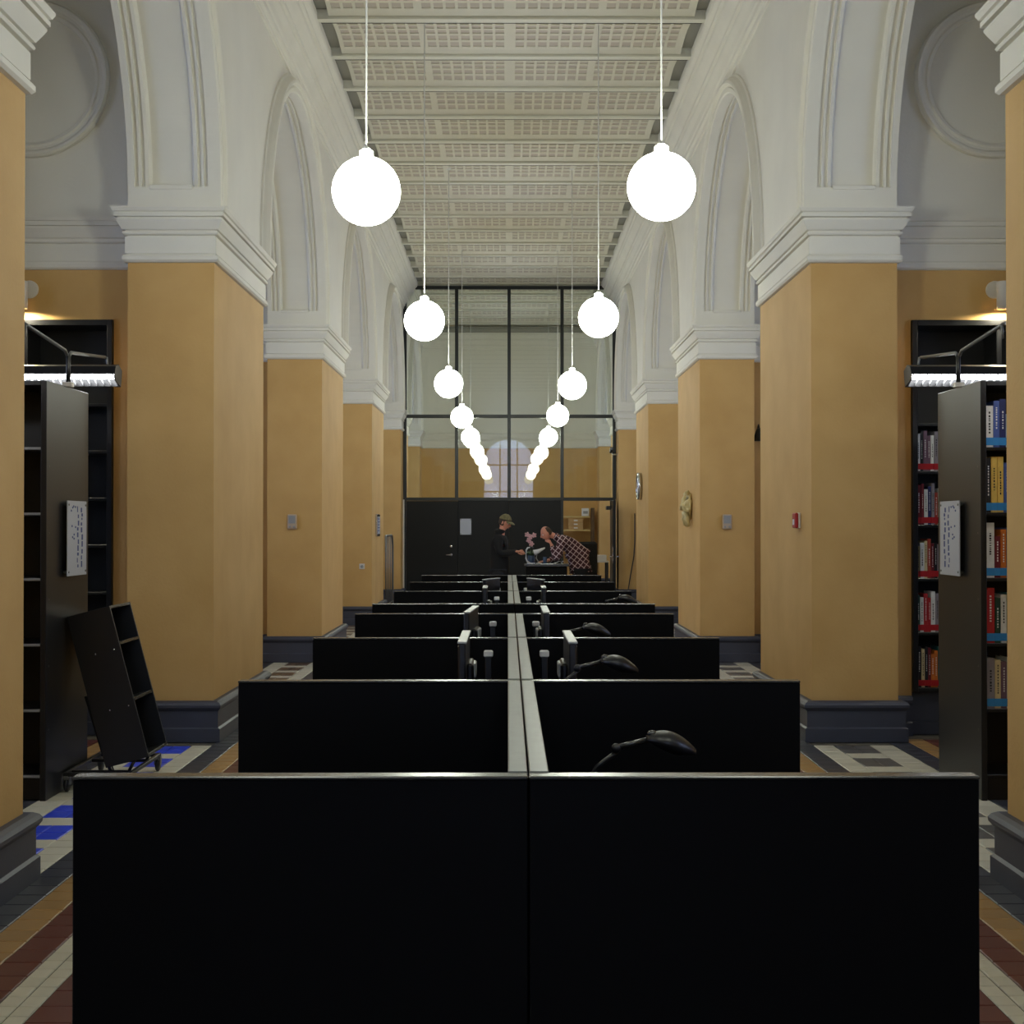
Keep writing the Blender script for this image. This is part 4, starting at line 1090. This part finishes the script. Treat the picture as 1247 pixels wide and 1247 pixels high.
# --- standing man in cap and black coat, looking down to the right
def man_cap():
    mb = MB(); nodes = {}; edges = []
    R = lambda *a: Vector(a)
    nodes['pel'] = (R(0, 0, .96), (.11, .13)); nodes['ab'] = (R(.01, 0, 1.14), (.10, .12)); nodes['ch'] = (R(.0, 0, 1.36), (.10, .13)); nodes['nk'] = (R(.03, 0, 1.52), .065); nodes['nk2'] = (R(.06, 0, 1.61), .056); nodes['sk'] = (R(.075, 0, 1.68), .06)
    edges += [('pel', 'ab'), ('ab', 'ch'), ('ch', 'nk'), ('nk', 'nk2'), ('nk2', 'sk')]
    for s, n in ((1, 'l'), (-1, 'r')):
        chain('leg'+n, [R(0, s*.10, .88), R(.02, s*.11, .50), R(-.01, s*.12, .10), R(.08, s*.13, .045)], [.095, .062, .045, .04], nodes, edges, 'pel')
        chain('arm'+n, [R(.02, s*.19, 1.45), R(.03, s*.25, 1.17), R(.30, s*.14, 1.20)], [.048, .038, .030], nodes, edges, 'ch')
    mb.use('skin').from_mesh(skin_mesh(nodes, edges, 'pel'))
    hmx = Matrix.Translation((.095, 0, 1.705)) @ Matrix.Rotation(-.32, 4, 'Z') @ Matrix.Rotation(.42, 4, 'Y') @ Matrix.Scale(1.08, 4)
    head_into(mb, hmx)
    for s in (1, -1):
        for me in hand_mesh((.31, s*.135, 1.20), (.95, -s*.25, .05), (0, -s*.7, -.7), s, .45): mb.use('skin').from_mesh(me)
    o = mb.build('person', None, None, (-.185, CY, 0)); o.rotation_euler.z = -.12
    tag(o, 'standing man in a black coat and olive cap, looking down at the counter', 'person')
    # coat
    nodes = {}; edges = []
    nodes['hem'] = (R(0, 0, .70), (.19, .21)); nodes['pel'] = (R(0, 0, .96), (.175, .205)); nodes['ab'] = (R(.0, 0, 1.14), (.20, .205)); nodes['ch'] = (R(.0, 0, 1.36), (.20, .225)); nodes['nk'] = (R(.01, 0, 1.51), .135); nodes['cl'] = (R(.02, 0, 1.60), .105)
    edges += [('hem', 'pel'), ('pel', 'ab'), ('ab', 'ch'), ('ch', 'nk'), ('nk', 'cl')]
    for s, n in ((1, 'l'), (-1, 'r')):
        chain('arm'+n, [R(.01, s*.20, 1.45), R(.03, s*.27, 1.17), R(.17, s*.20, 1.17), R(.30, s*.145, 1.20)], [.088, .072, .060, .050], nodes, edges, 'ch')
    MB().use('coat').from_mesh(skin_mesh(nodes, edges, 'pel')).build('coat', o)
    nodes = {}; edges = []
    nodes['pel'] = (R(0, 0, .92), (.15, .17))
    for s, n in ((1, 'l'), (-1, 'r')): chain('leg'+n, [R(0, s*.10, .80), R(.02, s*.11, .50), R(-.01, s*.12, .09)], [.105, .078, .065], nodes, edges, 'pel')
    MB().use('trousers').from_mesh(skin_mesh(nodes, edges, 'pel')).build('trousers', o)
    sh = MB().use('shoe')
    for s in (1, -1): sh.ball((.06, s*.125, .045), .145, .052, .046, 14, 8)
    sh.build('shoes', o)
    hair = MB().use('hair'); hair.sm = True; hair.loop_sweep(cap_shell(hmx, 0, .006, lambda p: .05 if abs(((p+PI) % (2*PI))-PI) < 1.25 else -.055), True, True, True); hair.build('hair', o)
    c = MB().use('cap'); c.sm = True
    c.loop_sweep(cap_shell(hmx, 0, .016, lambda p: .038 - .020*math.cos(p+PI)), True, True, True)
    br = []
    for r, dz in ((.085, 0), (.14, -.008), (.175, -.02)):
        br.append([hmx @ Vector((r*math.cos(a), r*.62*math.sin(a), .050+dz)) for a in [(-1.15+2.3*i/14) for i in range(15)]])
    br2 = [[p + hmx.to_3x3() @ Vector((0, 0, -.008)) for p in r] for r in br]
    c.loop_sweep(br, False); c.loop_sweep(br2, False); c.loop_sweep([br[-1], br2[-1]], False)
    c.build('cap', o)
    return o
man_cap()

# --- balding man in a plaid shirt bent over the counter, chin on his hand, facing -X
def man_plaid():
    mb = MB(); nodes = {}; edges = []
    R = lambda *a: Vector(a)
    # world offsets from (0, CY): face towards -X
    hip = R(1.20, .12, .96); ab = R(1.17, .11, 1.12); ch = R(.95, .08, 1.38); nk = R(.80, .06, 1.455); nk2 = R(.725, .06, 1.475); sk = R(.68, .05, 1.50)
    for n, p, r in (('pel', hip, (.11, .13)), ('ab', ab, (.10, .12)), ('ch', ch, (.10, .13)), ('nk', nk, .05), ('nk2', nk2, .058), ('sk', sk, .06)): nodes[n] = (p, r)
    edges += [('pel', 'ab'), ('ab', 'ch'), ('ch', 'nk'), ('nk', 'nk2'), ('nk2', 'sk')]
    armn = [R(.88, -.12, 1.38), R(.80, -.17, 1.06), R(.70, -.09, 1.34)]; armf = [R(.88, .28, 1.38), R(.86, .32, 1.10), R(.62, .20, 1.03)]
    for n, pts in (('n', armn), ('f', armf)): chain('arm'+n, pts, [.048, .038, .030], nodes, edges, 'ch')
    for s, n in ((-1, 'n'), (1, 'f')):
        chain('leg'+n, [R(1.22, .12+s*.1, .86), R(1.28, .12+s*.11, .48), R(1.36, .12+s*.12, .10), R(1.27, .12+s*.13, .045)], [.095, .062, .045, .04], nodes, edges, 'pel')
    mb.use('skin').from_mesh(skin_mesh(nodes, edges, 'pel'))
    hmx = Matrix.Translation((.625, .04, 1.515)) @ Matrix.Rotation(PI+.30, 4, 'Z') @ Matrix.Rotation(.45, 4, 'Y')
    head_into(mb, hmx)
    for me in hand_mesh((.70, -.09, 1.335), (-.45, .45, .75), (-.6, .6, -.5), 1, .75): mb.use('skin').from_mesh(me)
    for me in hand_mesh((.625, .20, 1.03), (-1, -.25, -.06), (0, 0, -1), -1, .2): mb.use('skin').from_mesh(me)
    o = mb.build('person', None, None, (0, CY, 0))
    tag(o, 'balding man in a plaid shirt bending over the counter, chin on hand', 'person')
    nodes = {}; edges = []
    for n, p, r in (('hem', hip+R(.01, 0, -.03), (.165, .19)), ('pel', hip+R(-.0, 0, .05), (.165, .19)), ('ab', ab+R(0, 0, .03), (.165, .19)), ('md', (ab+ch)/2+R(.03, 0, .04), (.16, .19)), ('ch', ch, (.155, .20)), ('nk', nk+R(.0, 0, -.005), (.10, .105)), ('cl', nk+R(-.055, 0, .01), (.075, .075))): nodes[n] = (p, r)
    edges += [('hem', 'pel'), ('pel', 'ab'), ('ab', 'md'), ('md', 'ch'), ('ch', 'nk'), ('nk', 'cl')]
    chain('armn', [armn[0], armn[1], armn[1].lerp(armn[2], .45), armn[1].lerp(armn[2], .86)], [.085, .066, .056, .046], nodes, edges, 'ch')
    chain('armf', [armf[0], armf[1], armf[1].lerp(armf[2], .8)], [.085, .066, .05], nodes, edges, 'ch')
    MB().use('plaid').from_mesh(skin_mesh(nodes, edges, 'pel')).build('plaid_shirt', o)
    nodes = {}; edges = []; nodes['pel'] = (hip+R(0, 0, -.03), (.15, .17))
    for s, n in ((-1, 'n'), (1, 'f')): chain('leg'+n, [R(1.22, .12+s*.1, .80), R(1.28, .12+s*.11, .48), R(1.36, .12+s*.12, .09)], [.105, .078, .062], nodes, edges, 'pel')
    MB().use('trousers').from_mesh(skin_mesh(nodes, edges, 'pel')).build('trousers', o)
    sh = MB().use('shoe')
    for s in (1, -1): sh.ball((1.30, .12+s*.125, .045), .145, .052, .046, 14, 8)
    sh.build('shoes', o)
    hair = MB().use('hair')
    def fn(p): q = abs(((p+PI) % (2*PI))-PI); return -.045 if q > 1.6 else .02
    rings = cap_shell(hmx, 0, .005, fn)
    keep = [[v for k, v in enumerate(r) if PI*.46 < 2*PI*k/36 < PI*1.54] for r in rings[:9]]
    hair.sm = True; hair.loop_sweep(keep, False); hair.build('hair', o)
    return o
man_plaid()
